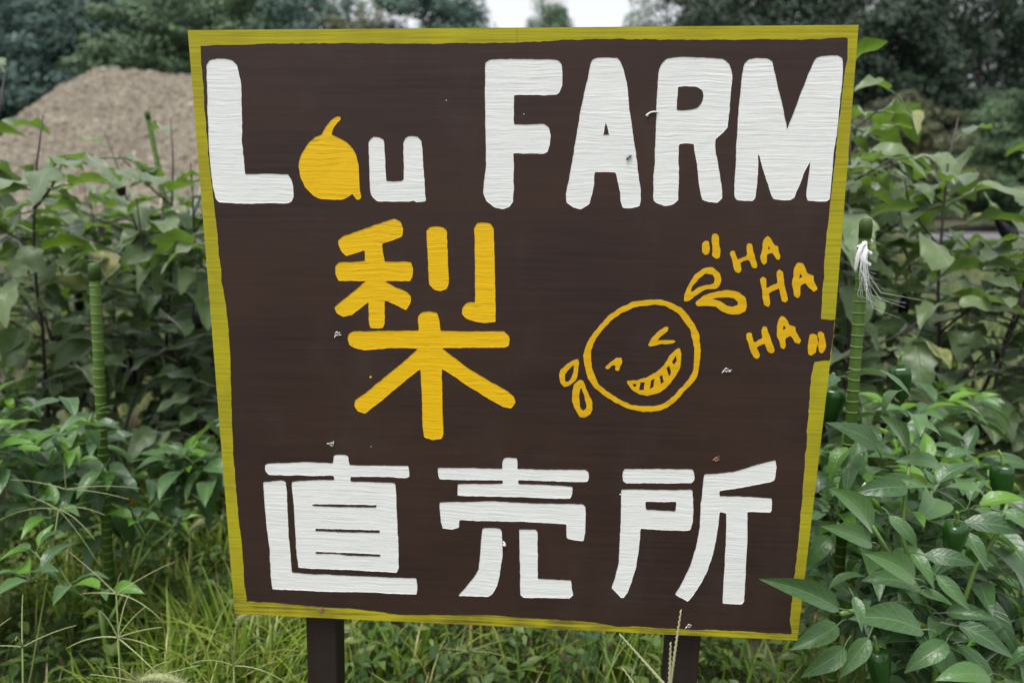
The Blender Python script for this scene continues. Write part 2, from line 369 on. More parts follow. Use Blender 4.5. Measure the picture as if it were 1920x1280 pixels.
# outlines of the lettering on the board, in tenths of a millimetre from its lower left corner: kind (w carved white, y carved yellow, f flat yellow), label, loops
GLYPHS = [
 ('w','carved white capital letter L at the top left',[[(223,8478),(282,8542),(383,8563),(532,8564),(609,8540),(664,8476),(691,8357),(706,8229),(690,7821),(665,7481),(671,7195),(678,7006),(1045,7018),(1308,7006),(1345,6938),(1370,6851),(1368,6696),(1337,6627),(1285,6603),(937,6604),(587,6592),(258,6613),(211,6667),(185,6863),(173,7038),(172,7327),(189,7783),(216,8230)]]),
 ('y','carved yellow pear standing in for the letter a',[[(1820,7559),(1885,7672),(1957,7746),(2029,7793),(2088,7802),(2107,7769),(2045,7709),(1992,7644),(1955,7559),(2056,7513),(2173,7456),(2259,7372),(2305,7278),(2330,7145),(2332,6954),(2337,6800),(2355,6693),(2321,6660),(2281,6664),(2253,6702),(2228,6751),(2182,6712),(2080,6666),(1918,6661),(1756,6669),(1638,6737),(1542,6833),(1484,6968),(1466,7122),(1482,7217),(1527,7313),(1624,7436),(1718,7521)]]),
 ('w','carved white small letter u',[[(2485,7448),(2511,7495),(2561,7527),(2640,7523),(2698,7490),(2711,7411),(2716,7109),(2721,6921),(2850,6918),(2949,6923),(2978,6957),(2976,7205),(2978,7449),(3013,7515),(3062,7537),(3180,7534),(3237,7478),(3250,7300),(3259,7054),(3268,6825),(3281,6652),(3142,6632),(3110,6661),(3042,6645),(2822,6643),(2582,6647),(2514,6704),(2486,6781),(2478,7012),(2482,7240)]]),
 ('w','carved white capital letter F',[[(4130,8499),(4193,8533),(4456,8542),(4780,8540),(5104,8532),(5158,8477),(5172,8409),(5177,8204),(5148,8110),(5095,8079),(4768,8079),(4519,8080),(4522,7894),(4524,7690),(4718,7694),(4938,7698),(5003,7649),(5028,7561),(5027,7437),(4990,7330),(4944,7308),(4723,7308),(4519,7310),(4525,7095),(4527,6822),(4520,6657),(4468,6583),(4374,6553),(4261,6572),(4148,6654),(4099,6764),(4107,6911),(4139,7129),(4133,7541),(4126,8068)]]),
 ('w','carved white capital letter A',[[(5552,8476),(5568,8526),(5638,8555),(5762,8556),(5904,8550),(5950,8508),(5990,8406),(6044,8236),(6078,7979),(6135,7685),(6193,7369),(6242,7068),(6289,6834),(6296,6672),(6280,6608),(6180,6576),(6051,6582),(6020,6688),(5995,6850),(5963,6976),(5932,7057),(5795,7065),(5648,7064),(5644,6902),(5621,6757),(5588,6629),(5469,6555),(5366,6582),(5272,6645),(5260,6773),(5301,6991),(5333,7188),(5380,7508),(5426,7841),(5489,8169),(5529,8340)],[(5778,7740),(5751,7558),(5833,7559)]]),
 ('w','carved white capital letter R',[[(6455,8303),(6467,8413),(6507,8488),(6557,8539),(6714,8561),(6854,8557),(7082,8544),(7291,8535),(7382,8476),(7413,8401),(7442,8292),(7429,8165),(7425,7978),(7420,7790),(7416,7660),(7337,7574),(7261,7516),(7264,7408),(7306,7232),(7356,7020),(7401,6824),(7406,6725),(7343,6665),(7234,6665),(7133,6696),(7098,6822),(7057,7054),(7018,7266),(6977,7447),(6882,7450),(6780,7441),(6783,7283),(6798,7017),(6810,6694),(6745,6639),(6637,6616),(6544,6637),(6475,6682),(6455,6907),(6460,7193),(6459,7546),(6452,7979)],[(6726,8184),(6840,8190),(6981,8183),(7045,8140),(7071,8064),(7055,7978),(6997,7910),(6893,7884),(6719,7876),(6721,8030)]]),
 ('w','carved white capital letter M',[[(7573,8467),(7630,8525),(7741,8540),(7879,8536),(7939,8499),(7968,8399),(8026,8214),(8106,7977),(8201,7635),(8266,7841),(8333,8062),(8400,8280),(8454,8447),(8497,8537),(8563,8559),(8767,8566),(8838,8536),(8854,8461),(8860,8229),(8859,7892),(8854,7585),(8839,7291),(8847,6940),(8845,6718),(8809,6688),(8685,6690),(8551,6698),(8527,6761),(8529,6938),(8538,7097),(8546,7237),(8489,7097),(8433,6920),(8370,6733),(8327,6709),(8203,6705),(8094,6718),(8053,6793),(7985,6970),(7908,7164),(7848,7317),(7856,7147),(7863,6934),(7852,6729),(7819,6693),(7702,6692),(7593,6700),(7563,6753),(7556,7021),(7548,7391),(7542,7807),(7553,8148)]]),
 ('y','carved yellow grain radical of the pear character',[[(1987,6086),(2072,6146),(2420,6270),(2833,6406),(2913,6354),(2946,6262),(2935,6155),(2838,6114),(2631,6045),(2642,5938),(2665,5789),(2926,5793),(3049,5787),(3075,5700),(3066,5578),(3029,5515),(2809,5511),(2643,5509),(2806,5424),(2971,5358),(3038,5290),(3028,5193),(2964,5087),(2827,5148),(2648,5228),(2642,5033),(2638,4879),(2608,4814),(2425,4805),(2394,4903),(2404,5029),(2405,5196),(2295,5111),(2151,4996),(2023,4966),(1926,5020),(1896,5103),(2019,5217),(2192,5345),(2379,5505),(2115,5501),(1975,5498),(1930,5602),(1934,5711),(2001,5775),(2209,5778),(2376,5791),(2376,5948),(2242,5906),(2102,5861),(2035,5916),(1993,6024)]]),
 ('y','carved yellow short upright stroke of the pear character',[[(3284,6239),(3331,6282),(3425,6301),(3533,6289),(3578,6242),(3584,6030),(3589,5762),(3597,5491),(3563,5408),(3467,5374),(3371,5392),(3303,5473),(3300,5758),(3286,6026)]]),
 ('y','carved yellow hooked upright stroke of the pear character',[[(3971,6286),(4017,6352),(4097,6363),(4204,6354),(4249,6275),(4258,5905),(4272,5501),(4279,4934),(4123,4917),(3985,4934),(3848,4973),(3779,5041),(3788,5124),(3835,5199),(3904,5222),(3981,5215),(3976,5497),(3975,5901)]]),
 ('y','carved yellow tree radical of the pear character',[[(3137,4987),(3185,5052),(3297,5073),(3421,5059),(3447,4965),(3467,4789),(3764,4784),(4123,4791),(4398,4797),(4466,4748),(4486,4679),(4476,4580),(4412,4557),(4039,4548),(3483,4530),(3677,4379),(3899,4213),(4178,4048),(4458,3897),(4556,3813),(4579,3726),(4515,3634),(4403,3649),(4178,3773),(3898,3940),(3674,4093),(3479,4214),(3475,3943),(3479,3564),(3489,3209),(3465,3125),(3321,3100),(3192,3140),(3174,3259),(3171,3555),(3164,3935),(3155,4201),(2997,4076),(2765,3881),(2501,3654),(2293,3486),(2179,3527),(2133,3614),(2148,3689),(2364,3856),(2628,4081),(2889,4289),(3125,4514),(2782,4515),(2442,4487),(2314,4470),(2159,4501),(2090,4543),(2074,4642),(2097,4713),(2169,4752),(2508,4764),(2845,4771),(3139,4785)]]),
 ('f','painted yellow circle of the laughing face',[[(6597,5299),(6452,5292),(6252,5265),(6076,5171),(5900,5052),(5769,4888),(5660,4722),(5595,4603),(5565,4461),(5581,4295),(5632,4129),(5728,3987),(5871,3870),(6060,3754),(6249,3674),(6459,3636),(6666,3649),(6801,3702),(6933,3814),(7040,3949),(7168,4096),(7219,4192),(7241,4382),(7240,4592),(7205,4801),(7129,4961),(7044,5074),(6949,5187),(6811,5252),(6698,5285)],[(6567,5230),(6411,5211),(6255,5185),(6101,5102),(5947,4995),(5860,4889),(5773,4771),(5708,4641),(5677,4534),(5681,4416),(5696,4297),(5746,4155),(5796,4037),(5939,3920),(6104,3816),(6293,3736),(6478,3717),(6662,3734),(6775,3773),(6906,3898),(7012,4032),(7097,4142),(7147,4261),(7159,4450),(7150,4590),(7120,4729),(7077,4891),(6982,4981),(6909,5094),(6793,5172),(6679,5223)]]),
 ('f','left closed eye of the laughing face',[[(5885,4290),(5957,4375),(6035,4436),(6115,4450),(6129,4379),(6097,4307),(6082,4242),(6031,4253),(6032,4329),(5994,4328),(5927,4267)]]),
 ('f','right closed eye of the laughing face',[[(6494,4634),(6524,4717),(6609,4823),(6717,4911),(6767,4908),(6754,4849),(6657,4766),(6603,4707),(6705,4716),(6851,4724),(6886,4697),(6842,4665),(6662,4654),(6528,4619)]]),
 ('f','grinning toothy mouth of the laughing face',[[(6204,4100),(6346,4111),(6482,4150),(6615,4225),(6723,4346),(6806,4489),(6892,4585),(6947,4602),(6970,4516),(6975,4375),(6963,4304),(6892,4160),(6785,4014),(6675,3927),(6517,3880),(6401,3896),(6283,3965),(6222,4048)],[(6291,4049),(6349,4051),(6328,4002)],[(6405,4076),(6469,4078),(6463,3963),(6398,3968)],[(6552,4116),(6608,4141),(6603,4010),(6540,3979)],[(6674,4179),(6713,4191),(6740,4097),(6703,4060)],[(6771,4300),(6803,4336),(6837,4242),(6817,4187)],[(6852,4396),(6897,4491),(6907,4421),(6870,4361)]]),
 ('f','upper tear drop left of the laughing face',[[(5219,4142),(5235,4239),(5326,4336),(5440,4398),(5497,4412),(5506,4317),(5491,4173),(5459,4088),(5379,4014),(5299,3980),(5239,4034)],[(5304,4072),(5302,4168),(5362,4254),(5430,4327),(5431,4267),(5410,4171),(5378,4086),(5332,4054)]]),
 ('f','lower tear drop left of the laughing face',[[(5416,3930),(5437,4027),(5528,4102),(5575,4079),(5637,3936),(5707,3768),(5720,3647),(5694,3573),(5614,3516),(5532,3531),(5446,3663),(5415,3785)],[(5512,3836),(5532,3957),(5550,3970),(5605,3838),(5636,3718),(5626,3656),(5581,3618),(5539,3678)]]),
 ('f','upper tear drop right of the laughing face',[[(6961,5289),(6970,5391),(7028,5550),(7119,5686),(7235,5766),(7333,5774),(7437,5691),(7471,5602),(7449,5512),(7397,5462),(7265,5460),(7180,5406),(7032,5290),(6988,5278)],[(7057,5420),(7085,5517),(7146,5597),(7240,5683),(7340,5667),(7370,5612),(7370,5538),(7261,5520),(7153,5485)]]),
 ('f','lower tear drop right of the laughing face',[[(7123,5247),(7132,5281),(7216,5350),(7313,5397),(7443,5433),(7573,5458),(7729,5427),(7810,5360),(7843,5271),(7836,5157),(7751,5115),(7619,5108),(7505,5151),(7413,5218),(7301,5227),(7147,5213)],[(7333,5330),(7492,5351),(7657,5353),(7716,5291),(7720,5241),(7656,5211),(7566,5232),(7474,5291)]]),
 ('f','painted yellow first stroke of the opening quotation mark',[[(7164,6107),(7212,6141),(7262,6135),(7277,6043),(7267,5955),(7224,5936),(7178,5976)]]),
 ('f','painted yellow second stroke of the opening quotation mark',[[(7292,6153),(7304,6229),(7357,6241),(7399,6209),(7401,6132),(7426,6023),(7422,5912),(7380,5890),(7323,5933),(7311,6043)]]),
 ('f','painted yellow H of the top HA',[[(7560,5969),(7579,6003),(7623,6003),(7649,5938),(7675,5883),(7780,5928),(7799,5961),(7775,6082),(7798,6119),(7853,6105),(7882,6006),(7923,5897),(7951,5809),(7933,5765),(7878,5775),(7840,5852),(7816,5885),(7710,5839),(7739,5740),(7710,5688),(7654,5716),(7613,5827)]]),
 ('f','painted yellow A of the top HA',[[(7975,5931),(7999,6030),(7991,6139),(8019,6194),(8060,6220),(8106,6184),(8156,6097),(8211,6076),(8211,6022),(8255,5934),(8248,5884),(8194,5890),(8144,5977),(8070,5954),(8071,5855),(8037,5821),(7995,5865)],[(8076,6020),(8077,6086),(8113,6042)]]),
 ('f','painted yellow H of the middle HA',[[(8004,5610),(8039,5655),(8081,5622),(8096,5489),(8243,5558),(8229,5725),(8259,5758),(8300,5726),(8328,5571),(8385,5415),(8408,5326),(8374,5280),(8317,5313),(8270,5492),(8134,5422),(8167,5276),(8150,5213),(8082,5241),(8039,5432)]]),
 ('f','painted yellow A of the middle HA',[[(8438,5550),(8451,5661),(8451,5783),(8499,5850),(8564,5840),(8630,5708),(8719,5676),(8724,5621),(8787,5522),(8802,5478),(8752,5432),(8681,5498),(8620,5575),(8559,5530),(8571,5396),(8542,5355),(8485,5383),(8466,5484)],[(8533,5629),(8539,5707),(8577,5652)]]),
 ('f','painted yellow H of the bottom HA',[[(7865,4815),(7892,4843),(7937,4839),(7979,4725),(8002,4714),(8097,4773),(8077,4888),(8094,4945),(8150,4935),(8179,4844),(8233,4730),(8283,4604),(8258,4557),(8189,4579),(8136,4693),(8030,4633),(8083,4518),(8054,4464),(7996,4493),(7932,4608)]]),
 ('f','painted yellow A of the bottom HA',[[(8301,4789),(8293,4938),(8297,5029),(8335,5098),(8391,5077),(8455,4975),(8544,4954),(8562,4875),(8639,4750),(8621,4699),(8554,4719),(8479,4816),(8416,4780),(8432,4665),(8408,4618),(8362,4640),(8331,4744)],[(8369,4894),(8379,4963),(8409,4917)]]),
 ('f','painted yellow first stroke of the closing quotation mark',[[(8746,4603),(8749,4741),(8752,4833),(8801,4845),(8847,4824),(8872,4721),(8852,4582),(8801,4539),(8760,4545)]]),
 ('f','painted yellow second stroke of the closing quotation mark',[[(8848,4858),(8889,4893),(8946,4860),(8979,4746),(8979,4631),(8952,4573),(8907,4583),(8887,4675),(8889,4767)]]),
 ('w','carved white box of the character for direct',[[(675,2606),(732,2633),(1052,2650),(1331,2676),(1567,2674),(1764,2668),(1780,2797),(1829,2811),(1947,2809),(2001,2794),(2019,2652),(2234,2649),(2625,2659),(2936,2668),(2951,2603),(2956,2491),(2912,2469),(2620,2479),(2326,2472),(2031,2462),(2028,2379),(2323,2382),(2725,2380),(2739,2174),(2739,1798),(2748,1375),(2743,945),(2714,867),(2574,872),(2170,875),(1765,878),(1357,875),(1112,881),(1103,1088),(1097,1519),(1101,1944),(1085,2195),(1090,2341),(1234,2361),(1533,2384),(1772,2393),(1765,2469),(1438,2457),(1040,2447),(721,2449),(681,2513)],[(1394,1983),(1813,1993),(2429,2010),(2417,1960),(2170,1954),(1811,1947),(1396,1945)],[(1423,1571),(1895,1574),(2465,1587),(2463,1538),(1994,1524),(1420,1522)],[(1409,1171),(1879,1170),(2462,1174),(2461,1127),(1978,1127),(1675,1146),(1411,1134)]]),
 ('w','carved white angle stroke of the character for direct',[[(632,2321),(794,2345),(955,2357),(994,2338),(998,2150),(994,1834),(989,1407),(1001,1083),(1000,781),(1250,778),(1638,774),(2085,773),(2571,774),(3024,780),(3037,654),(3018,504),(2765,493),(2360,500),(1952,491),(1542,478),(1131,480),(666,480),(650,717),(659,1177),(636,1607),(629,2031)]]),
 ('w','carved white crossbars of the character for selling',[[(3396,2650),(3783,2662),(4154,2665),(4385,2669),(4390,2805),(4412,2841),(4503,2857),(4604,2847),(4620,2774),(4618,2681),(4890,2677),(5256,2685),(5638,2697),(5693,2656),(5700,2559),(5679,2510),(5442,2501),(5076,2502),(4626,2497),(4630,2433),(4894,2432),(5261,2430),(5454,2414),(5452,2316),(5431,2226),(5173,2222),(4804,2222),(4433,2218),(3967,2210),(3696,2210),(3693,2309),(3703,2393),(3968,2409),(4399,2424),(4395,2489),(4061,2477),(3688,2468),(3417,2468),(3400,2536)]]),
 ('w','carved white cover stroke of the character for selling',[[(3416,2086),(3648,2103),(3967,2121),(4266,2138),(4527,2132),(4898,2127),(5286,2132),(5616,2140),(5658,2106),(5670,1868),(5666,1668),(5642,1540),(5521,1541),(5391,1566),(5378,1696),(5376,1806),(5088,1815),(4716,1820),(4154,1807),(3724,1806),(3716,1678),(3596,1642),(3454,1653),(3432,1778),(3420,1939)]]),
 ('w','carved white left leg of the character for selling',[[(4069,1621),(4088,1683),(4229,1693),(4351,1690),(4384,1635),(4396,1411),(4397,1227),(4373,1081),(4354,893),(4307,703),(4250,574),(4173,517),(3961,513),(3695,509),(3827,680),(3943,832),(4020,982),(4049,1294)]]),
 ('w','carved white right leg of the character for selling',[[(4652,1686),(4792,1688),(4913,1693),(4938,1637),(4943,1333),(4953,863),(5199,860),(5473,856),(5489,739),(5511,604),(5452,549),(5110,542),(4729,528),(4681,574),(4673,1012),(4660,1423)]]),
 ('w','carved white bar of the character for place',[[(6203,2689),(6227,2735),(6591,2743),(6973,2753),(7230,2759),(7261,2705),(7271,2603),(7242,2544),(6985,2531),(6505,2517),(6255,2508),(6209,2544)]]),
 ('w','carved white door radical of the character for place',[[(6191,2402),(6510,2410),(6895,2420),(7249,2431),(7267,2271),(7285,2063),(7280,1894),(7258,1777),(7025,1767),(6734,1766),(6508,1782),(6504,1563),(6488,1347),(6468,1128),(6417,907),(6356,705),(6300,602),(6250,599),(6177,685),(6100,763),(6157,938),(6197,1203),(6204,1550),(6204,1808),(6196,2125)],[(6557,2219),(6789,2228),(7020,2237),(7018,2084),(6796,2079),(6573,2087)]]),
 ('w','carved white axe radical of the character for place',[[(7405,2690),(7584,2702),(7809,2735),(8011,2803),(8248,2892),(8431,2945),(8450,2828),(8448,2686),(8429,2620),(8218,2559),(7939,2493),(7649,2435),(7655,2348),(7911,2358),(8139,2350),(8423,2346),(8436,2233),(8428,2123),(8251,2118),(8084,2115),(8103,1886),(8120,1569),(8125,1247),(8133,922),(8141,615),(8115,576),(7958,573),(7816,577),(7809,885),(7806,1233),(7796,1661),(7773,2088),(7671,2099),(7670,1910),(7652,1655),(7612,1375),(7550,1113),(7448,868),(7360,687),(7287,584),(7205,635),(7082,696),(7171,876),(7274,1143),(7353,1471),(7391,1814),(7388,2172),(7398,2484)]]),
]
BORDER_INNER = [(165,8736),(576,8741),(1167,8758),(1781,8758),(2338,8758),(2891,8748),(3484,8737),(3862,8749),(4913,8756),(5170,8777),(5906,8789),(6636,8771),(7241,8771),(7861,8770),(8094,8769),(8475,8776),(8881,8783),(8893,8534),(8879,8188),(8866,7626),(8868,7106),(8858,6767),(8857,6451),(8854,6066),(8883,5064),(9081,5060),(9065,4458),(8851,4445),(8828,4209),(8842,3471),(8865,2442),(8871,1572),(8858,807),(8864,362),(8902,106),(7892,117),(7309,105),(6172,101),(5886,151),(5044,164),(4160,189),(3266,148),(2798,119),(1998,188),(1172,204),(739,230),(223,233),(198,566),(216,1057),(190,1610),(188,2225),(181,2774),(231,3875),(262,4557),(248,5076),(213,5466),(200,6022),(189,6475),(167,6928),(157,7343),(155,7888),(163,8288)]

# ------------------------------------------------------------------ the ground
def grid(name, x0, x1, y0, y1, nx, ny, zf, mat, parent=None):
    b = MB(); vs, fs = [], []
    for j in range(ny + 1):
        for i in range(nx + 1):
            x = x0 + (x1 - x0) * i / nx; y = y0 + (y1 - y0) * j / ny
            vs.append((x, y, zf(x, y)))
    for j in range(ny):
        for i in range(nx):
            a = j * (nx + 1) + i; fs.append((a, a + 1, a + nx + 2, a + nx + 1))
    b.add(vs, fs); return b.build(name, mat, parent)
tag(grid('ground', -400, 400, -60, 700, 60, 60, lambda x, y: 0.0, M['soil']), kind='structure')
tag(grid('gravel_lot', -70, 9.5, 14.8, 60, 60, 40, lambda x, y: .02 + .05 * noise.noise((x * .4, y * .4, 3)) ** 2, M['gravel']), kind='structure')
tag(grid('road', 9.6, 60, 20, 25, 8, 2, lambda x, y: .012, M['asphalt']), kind='structure')

# the heap of gravel behind the field
def heap_z(x, y):
    dx = max(-16.9 - x, 0, x + 6.0); dy = max(26.6 - y, 0, y - 31)
    d = math.hypot(dx, dy)
    z = 5.80 - .17 * max(0, x + 16.9) - (.82 if x < -16.9 else .70) * (math.sqrt(d * d + 1.2) - 1.095)
    z += .15 * noise.noise((x * .22, y * .22, 1)) + .13 * noise.noise((x * .8, y * .8, 4)) + .05 * noise.noise((x * 2.6, y * 2.6, 8)) + .16 * abs(noise.noise((x * 1.1, y * .25, 6)))
    z += .12 * math.sin(x * .9 + 1.1) * math.exp(-d)
    return max(z, -.3)
heap = thing('gravel_heap', 'tall sloping heap of pale brown gravel behind the bushes left of the sign', 'gravel heap', (-12, 28, 0))
hb = grid('heap_body', -32, 8, 13, 44, 200, 155, heap_z, M['gravel'])
hb.parent = heap; hb.matrix_parent_inverse = Matrix.Translation((12, -28, 0))
random.seed(5)
b = MB()
ico = [Vector(p).normalized() for p in ((0, 0, 1), (.9, 0, .4), (.28, .85, .4), (-.72, .53, .4), (-.72, -.53, .4), (.28, -.85, .4), (.72, .53, -.4), (-.28, .85, -.4), (-.9, 0, -.4), (-.28, -.85, -.4), (.72, -.53, -.4), (0, 0, -1))]
icf = [(0, 1, 2), (0, 2, 3), (0, 3, 4), (0, 4, 5), (0, 5, 1), (1, 6, 2), (2, 7, 3), (3, 8, 4), (4, 9, 5), (5, 10, 1), (2, 6, 7), (3, 7, 8), (4, 8, 9), (5, 9, 10), (1, 10, 6), (11, 7, 6), (11, 8, 7), (11, 9, 8), (11, 10, 9), (11, 6, 10)]
for i in range(9000):
    x, y = rnd(-27, -3), rnd(14.5, 29); z = heap_z(x, y)
    if z < 0: z = .03
    r = rnd(.03, .075) * (1.6 if random.random() < .05 else 1)
    rot = Euler((rnd(0, 6), rnd(0, 6), rnd(0, 6))).to_matrix(); sc = Vector((rnd(.7, 1.3), rnd(.7, 1.3), rnd(.5, 1)))
    b.add([rot @ Vector((p.x * sc.x, p.y * sc.y, p.z * sc.z)) * r + Vector((x, y, z + r * .2)) for p in ico], icf, None, random.random())
s = b.build('stones', M['stone'], heap, False); s.matrix_parent_inverse = Matrix.Translation((12, -28, 0)); s['kind'] = 'stuff'
# low concrete edging along the foot of the heap
kb = thing('edging', 'low weathered concrete edging along the foot of the gravel heap', 'kerb', (-13, 14.2, 0))
for i in range(9):
    q = MB(); q.box((-8 + i * 2.02, 0, .17), (2.0, .28, .42)); q.build('edging_block', M['concrete'], kb, False)

# ------------------------------------------------------------------ the painted sign
BW, BH, BZ, BT = .900, .8938, .52, .014
sign = thing('farm_sign', 'square brown wooden sign with yellow border and white carved lettering on two posts', 'sign', (0, 0, 0))
def refine(loop, step=.006, jit=.00035, seed=0, smooth=1):
    """metres, evenly subdivided, corners softened, edge a little uneven"""
    pts = [Vector((x / 10000, z / 10000)) for x, z in loop]
    out = []
    for i, p in enumerate(pts):
        q = pts[(i + 1) % len(pts)]; n = max(1, round((q - p).length / step))
        out += [p.lerp(q, k / n) for k in range(n)]
    for _ in range(smooth):
        out = [out[i] * .76 + (out[i - 1] + out[(i + 1) % len(out)]) * .12 for i in range(len(out))]
    res = []
    for i, p in enumerate(out):
        v = (out[(i + 1) % len(out)] - out[i - 1]); nrm = Vector((v.y, -v.x)).normalized() if v.length > 0 else Vector((0, 0))
        a = noise.noise((p.x * 160, p.y * 160, seed * 3.1)) * jit * 1.6 + noise.noise((p.x * 45, p.y * 45, seed)) * jit * 1.5
        res.append(p + nrm * a)
    return res
def area(l): return sum(l[i - 1].x * l[i].y - l[i].x * l[i - 1].y for i in range(len(l))) / 2
def inside(p, l):
    c = False; j = len(l) - 1
    for i in range(len(l)):
        a, q = l[i], l[j]
        if (a.y > p[1]) != (q.y > p[1]) and p[0] < (q.x - a.x) * (p[1] - a.y) / (q.y - a.y) + a.x: c = not c
        j = i
    return c
def cdt(loops, extra=()):
    vs, es = [], []
    for l in loops:
        n0 = len(vs); vs += [p.copy() for p in l]
        es += [(n0 + i, n0 + (i + 1) % len(l)) for i in range(len(l))]
    vs += [Vector(p) for p in extra]
    r = delaunay_2d_cdt(vs, es, [], 0, 1e-6)
    return r[0], r[2]
def in_glyph(p, loops): return inside(p, loops[0]) and not any(inside(p, h) for h in loops[1:])
def P(v, y): return (v.x - BW / 2, y, v.y + BZ)
def offset(l, d):
    out = []
    for i in range(len(l)):
        e1 = (l[i] - l[i - 1]); e2 = (l[(i + 1) % len(l)] - l[i])
        n1 = Vector((-e1.y, e1.x)).normalized() if e1.length > 0 else Vector((0, 0)); n2 = Vector((-e2.y, e2.x)).normalized() if e2.length > 0 else Vector((0, 0))
        n = n1 + n2; n = n.normalized() if n.length > .2 else n1
        out.append(l[i] + n * d)
    return out
DEPTH = .00035
carved = []
for gi, (kind, label, raw) in enumerate(GLYPHS):
    flat = kind == 'f'
    loops = [refine(l, .003 if flat else .0032, .0006 if flat else .0004, gi * 1.7 + k, 1 if min(len(l), 99) > 4 else 0) for k, l in enumerate(raw)]
    loops = [(l if (area(l) > 0) == (k == 0) else l[::-1]) for k, l in enumerate(loops)]      # outer counter-clockwise, holes clockwise
    b = MB()
    if flat:                                        # brushed straight onto the board: a thin raised film
        vs, fs = cdt(loops)
        keep = [f for f in fs if in_glyph(((vs[f[0]] + vs[f[1]] + vs[f[2]]) / 3), loops)]
        b.add([P(v, -.0007) for v in vs], keep)
        for l in loops:
            n = len(l); b.add([P(v, -.0007) for v in l] + [P(v, .0003) for v in l], [(i, i + n, (i + 1) % n + n, (i + 1) % n) for i in range(n)])
        o = b.build('painted_mark', M['gold_paint'], sign, False)
    else:                                           # routed out of the board, floor and walls painted
        carved.append(loops)
        fl = [offset(l, .00025) for l in loops]
        lo = Vector((min(p.x for p in fl[0]), min(p.y for p in fl[0]))); hi = Vector((max(p.x for p in fl[0]), max(p.y for p in fl[0])))
        vs, fs = cdt(fl)
        keep = [f for f in fs if in_glyph(((vs[f[0]] + vs[f[1]] + vs[f[2]]) / 3), fl)]
        b.add([P(v, DEPTH) for v in vs], keep)
        for l, m in zip(loops, fl):
            n = len(l); b.add([P(v, -.0001) for v in l] + [P(v, DEPTH) for v in m], [(i, i + n, (i + 1) % n + n, (i + 1) % n) for i in range(n)])
        o = b.build('carved_letter', M['white_letter_paint' if kind == 'w' else 'gold_letter_paint'], sign, False)
    o['label'] = label
inner = refine(BORDER_INNER, .006, .0007, 50, 0)
rect = [Vector(p) for p in ((0, 0), (BW, 0), (BW, BH), (0, BH))]
all_loops = [rect, inner] + [l for g in carved for l in g]
vs, fs = cdt(all_loops)
boxes = [(min(p.x for p in g[0]), max(p.x for p in g[0]), min(p.y for p in g[0]), max(p.y for p in g[0]), g) for g in carved]
fp, fb = [], []
for f in fs:
    c = (vs[f[0]] + vs[f[1]] + vs[f[2]]) / 3
    if any(x0 <= c.x <= x1 and y0 <= c.y <= y1 and in_glyph(c, g) for x0, x1, y0, y1, g in boxes): continue
    (fp if inside(c, inner) else fb).append(f)
b = MB(); b.add([P(v, 0) for v in vs], fp); o = b.build('face_panel', M['brown_paint'], sign, False)
b = MB(); b.add([P(v, 0) for v in vs], fb); o = b.build('painted_border', M['border_paint'], sign, False); o['label'] = 'hand painted olive yellow border with a gap at the right edge'
# plywood sheet: back and four edges, the front is closed by the pieces above
b = MB(); x = BW / 2; z0, z1 = BZ, BZ + BH
b.add([(-x, 0, z0), (x, 0, z0), (x, 0, z1), (-x, 0, z1), (-x, BT, z0), (x, BT, z0), (x, BT, z1), (-x, BT, z1)], [(4, 7, 6, 5), (0, 4, 5, 1), (1, 5, 6, 2), (2, 6, 7, 3), (3, 7, 4, 0)])
b.build('plywood_sheet', M['raw_wood'], sign, False)
def post(x0, xb, w):
    q = MB(); d = .045; pts = []
    prof = [(-1, -1), (1, -1), (1, 1), (-1, 1)]
    for zz, xc in ((-.1, xb), (.3, xb + (x0 - xb) * .55), (1.30, x0 + .012)):
        for a, c in ((-.92, -1), (.92, -1), (1, -.92), (1, .92), (.92, 1), (-.92, 1), (-1, .92), (-1, -.92)):
            pts.append((xc + a * w / 2, BT + .001 + d / 2 + c * d / 2, zz))
    fsx = [(i * 8 + k, i * 8 + (k + 1) % 8, i * 8 + 8 + (k + 1) % 8, i * 8 + 8 + k) for i in range(2) for k in range(8)] + [tuple(range(16, 24))]
    q.add(pts, fsx); q.build('post', M['post_wood'], sign, False)
post(-.302, -.336, .051); post(.281, .274, .050)
# screws with torn splinters round the heads
def screw(u, w, mat, rag, seed):
    random.seed(seed); q = MB()
    cx, cz = u / 10000 - BW / 2, w / 10000 + BZ
    Mx = Matrix.Translation((cx, 0, cz)) @ Matrix.Rotation(R(90), 4, 'X')
    q.lathe([(.0036, -.0004), (.0038, .0004), (.0030, .0010), (.0012, .0008), (.0010, -.0003)], 12, Mx)
    o = q.build('screw', M[mat], sign); s = MB()
    for k in range(rag):
        a = rnd(0, 6.28); r0, r1 = .0034, rnd(.0042, .0080)
        a = rnd(-.6, 1.2) + (3.1 if k % 3 == 0 else 0); p0 = Vector((cx + math.cos(a) * r0, -.0004, cz + math.sin(a) * r0)); p1 = Vector((cx + math.cos(a + .3) * r1, -.0012, cz + math.sin(a + .3) * r1))
        s.tube([p0, (p0 + p1) / 2 + Vector((0, -.001, 0)), p1], [.0007, .0006, .0002], 4)
    s.build('splinter', M['twine' if mat == 'screw_steel' else 'raw_wood'], o)
screw(1915, 4705, 'screw_steel', 3, 1); screw(1756, 2973, 'screw_steel', 3, 2); screw(7626, 4290, 'screw_steel', 4, 3)
screw(7571, 2927, 'rust', 7, 4); screw(1460, 142, 'rust', 6, 5); screw(7331, 162, 'screw_steel', 2, 6)
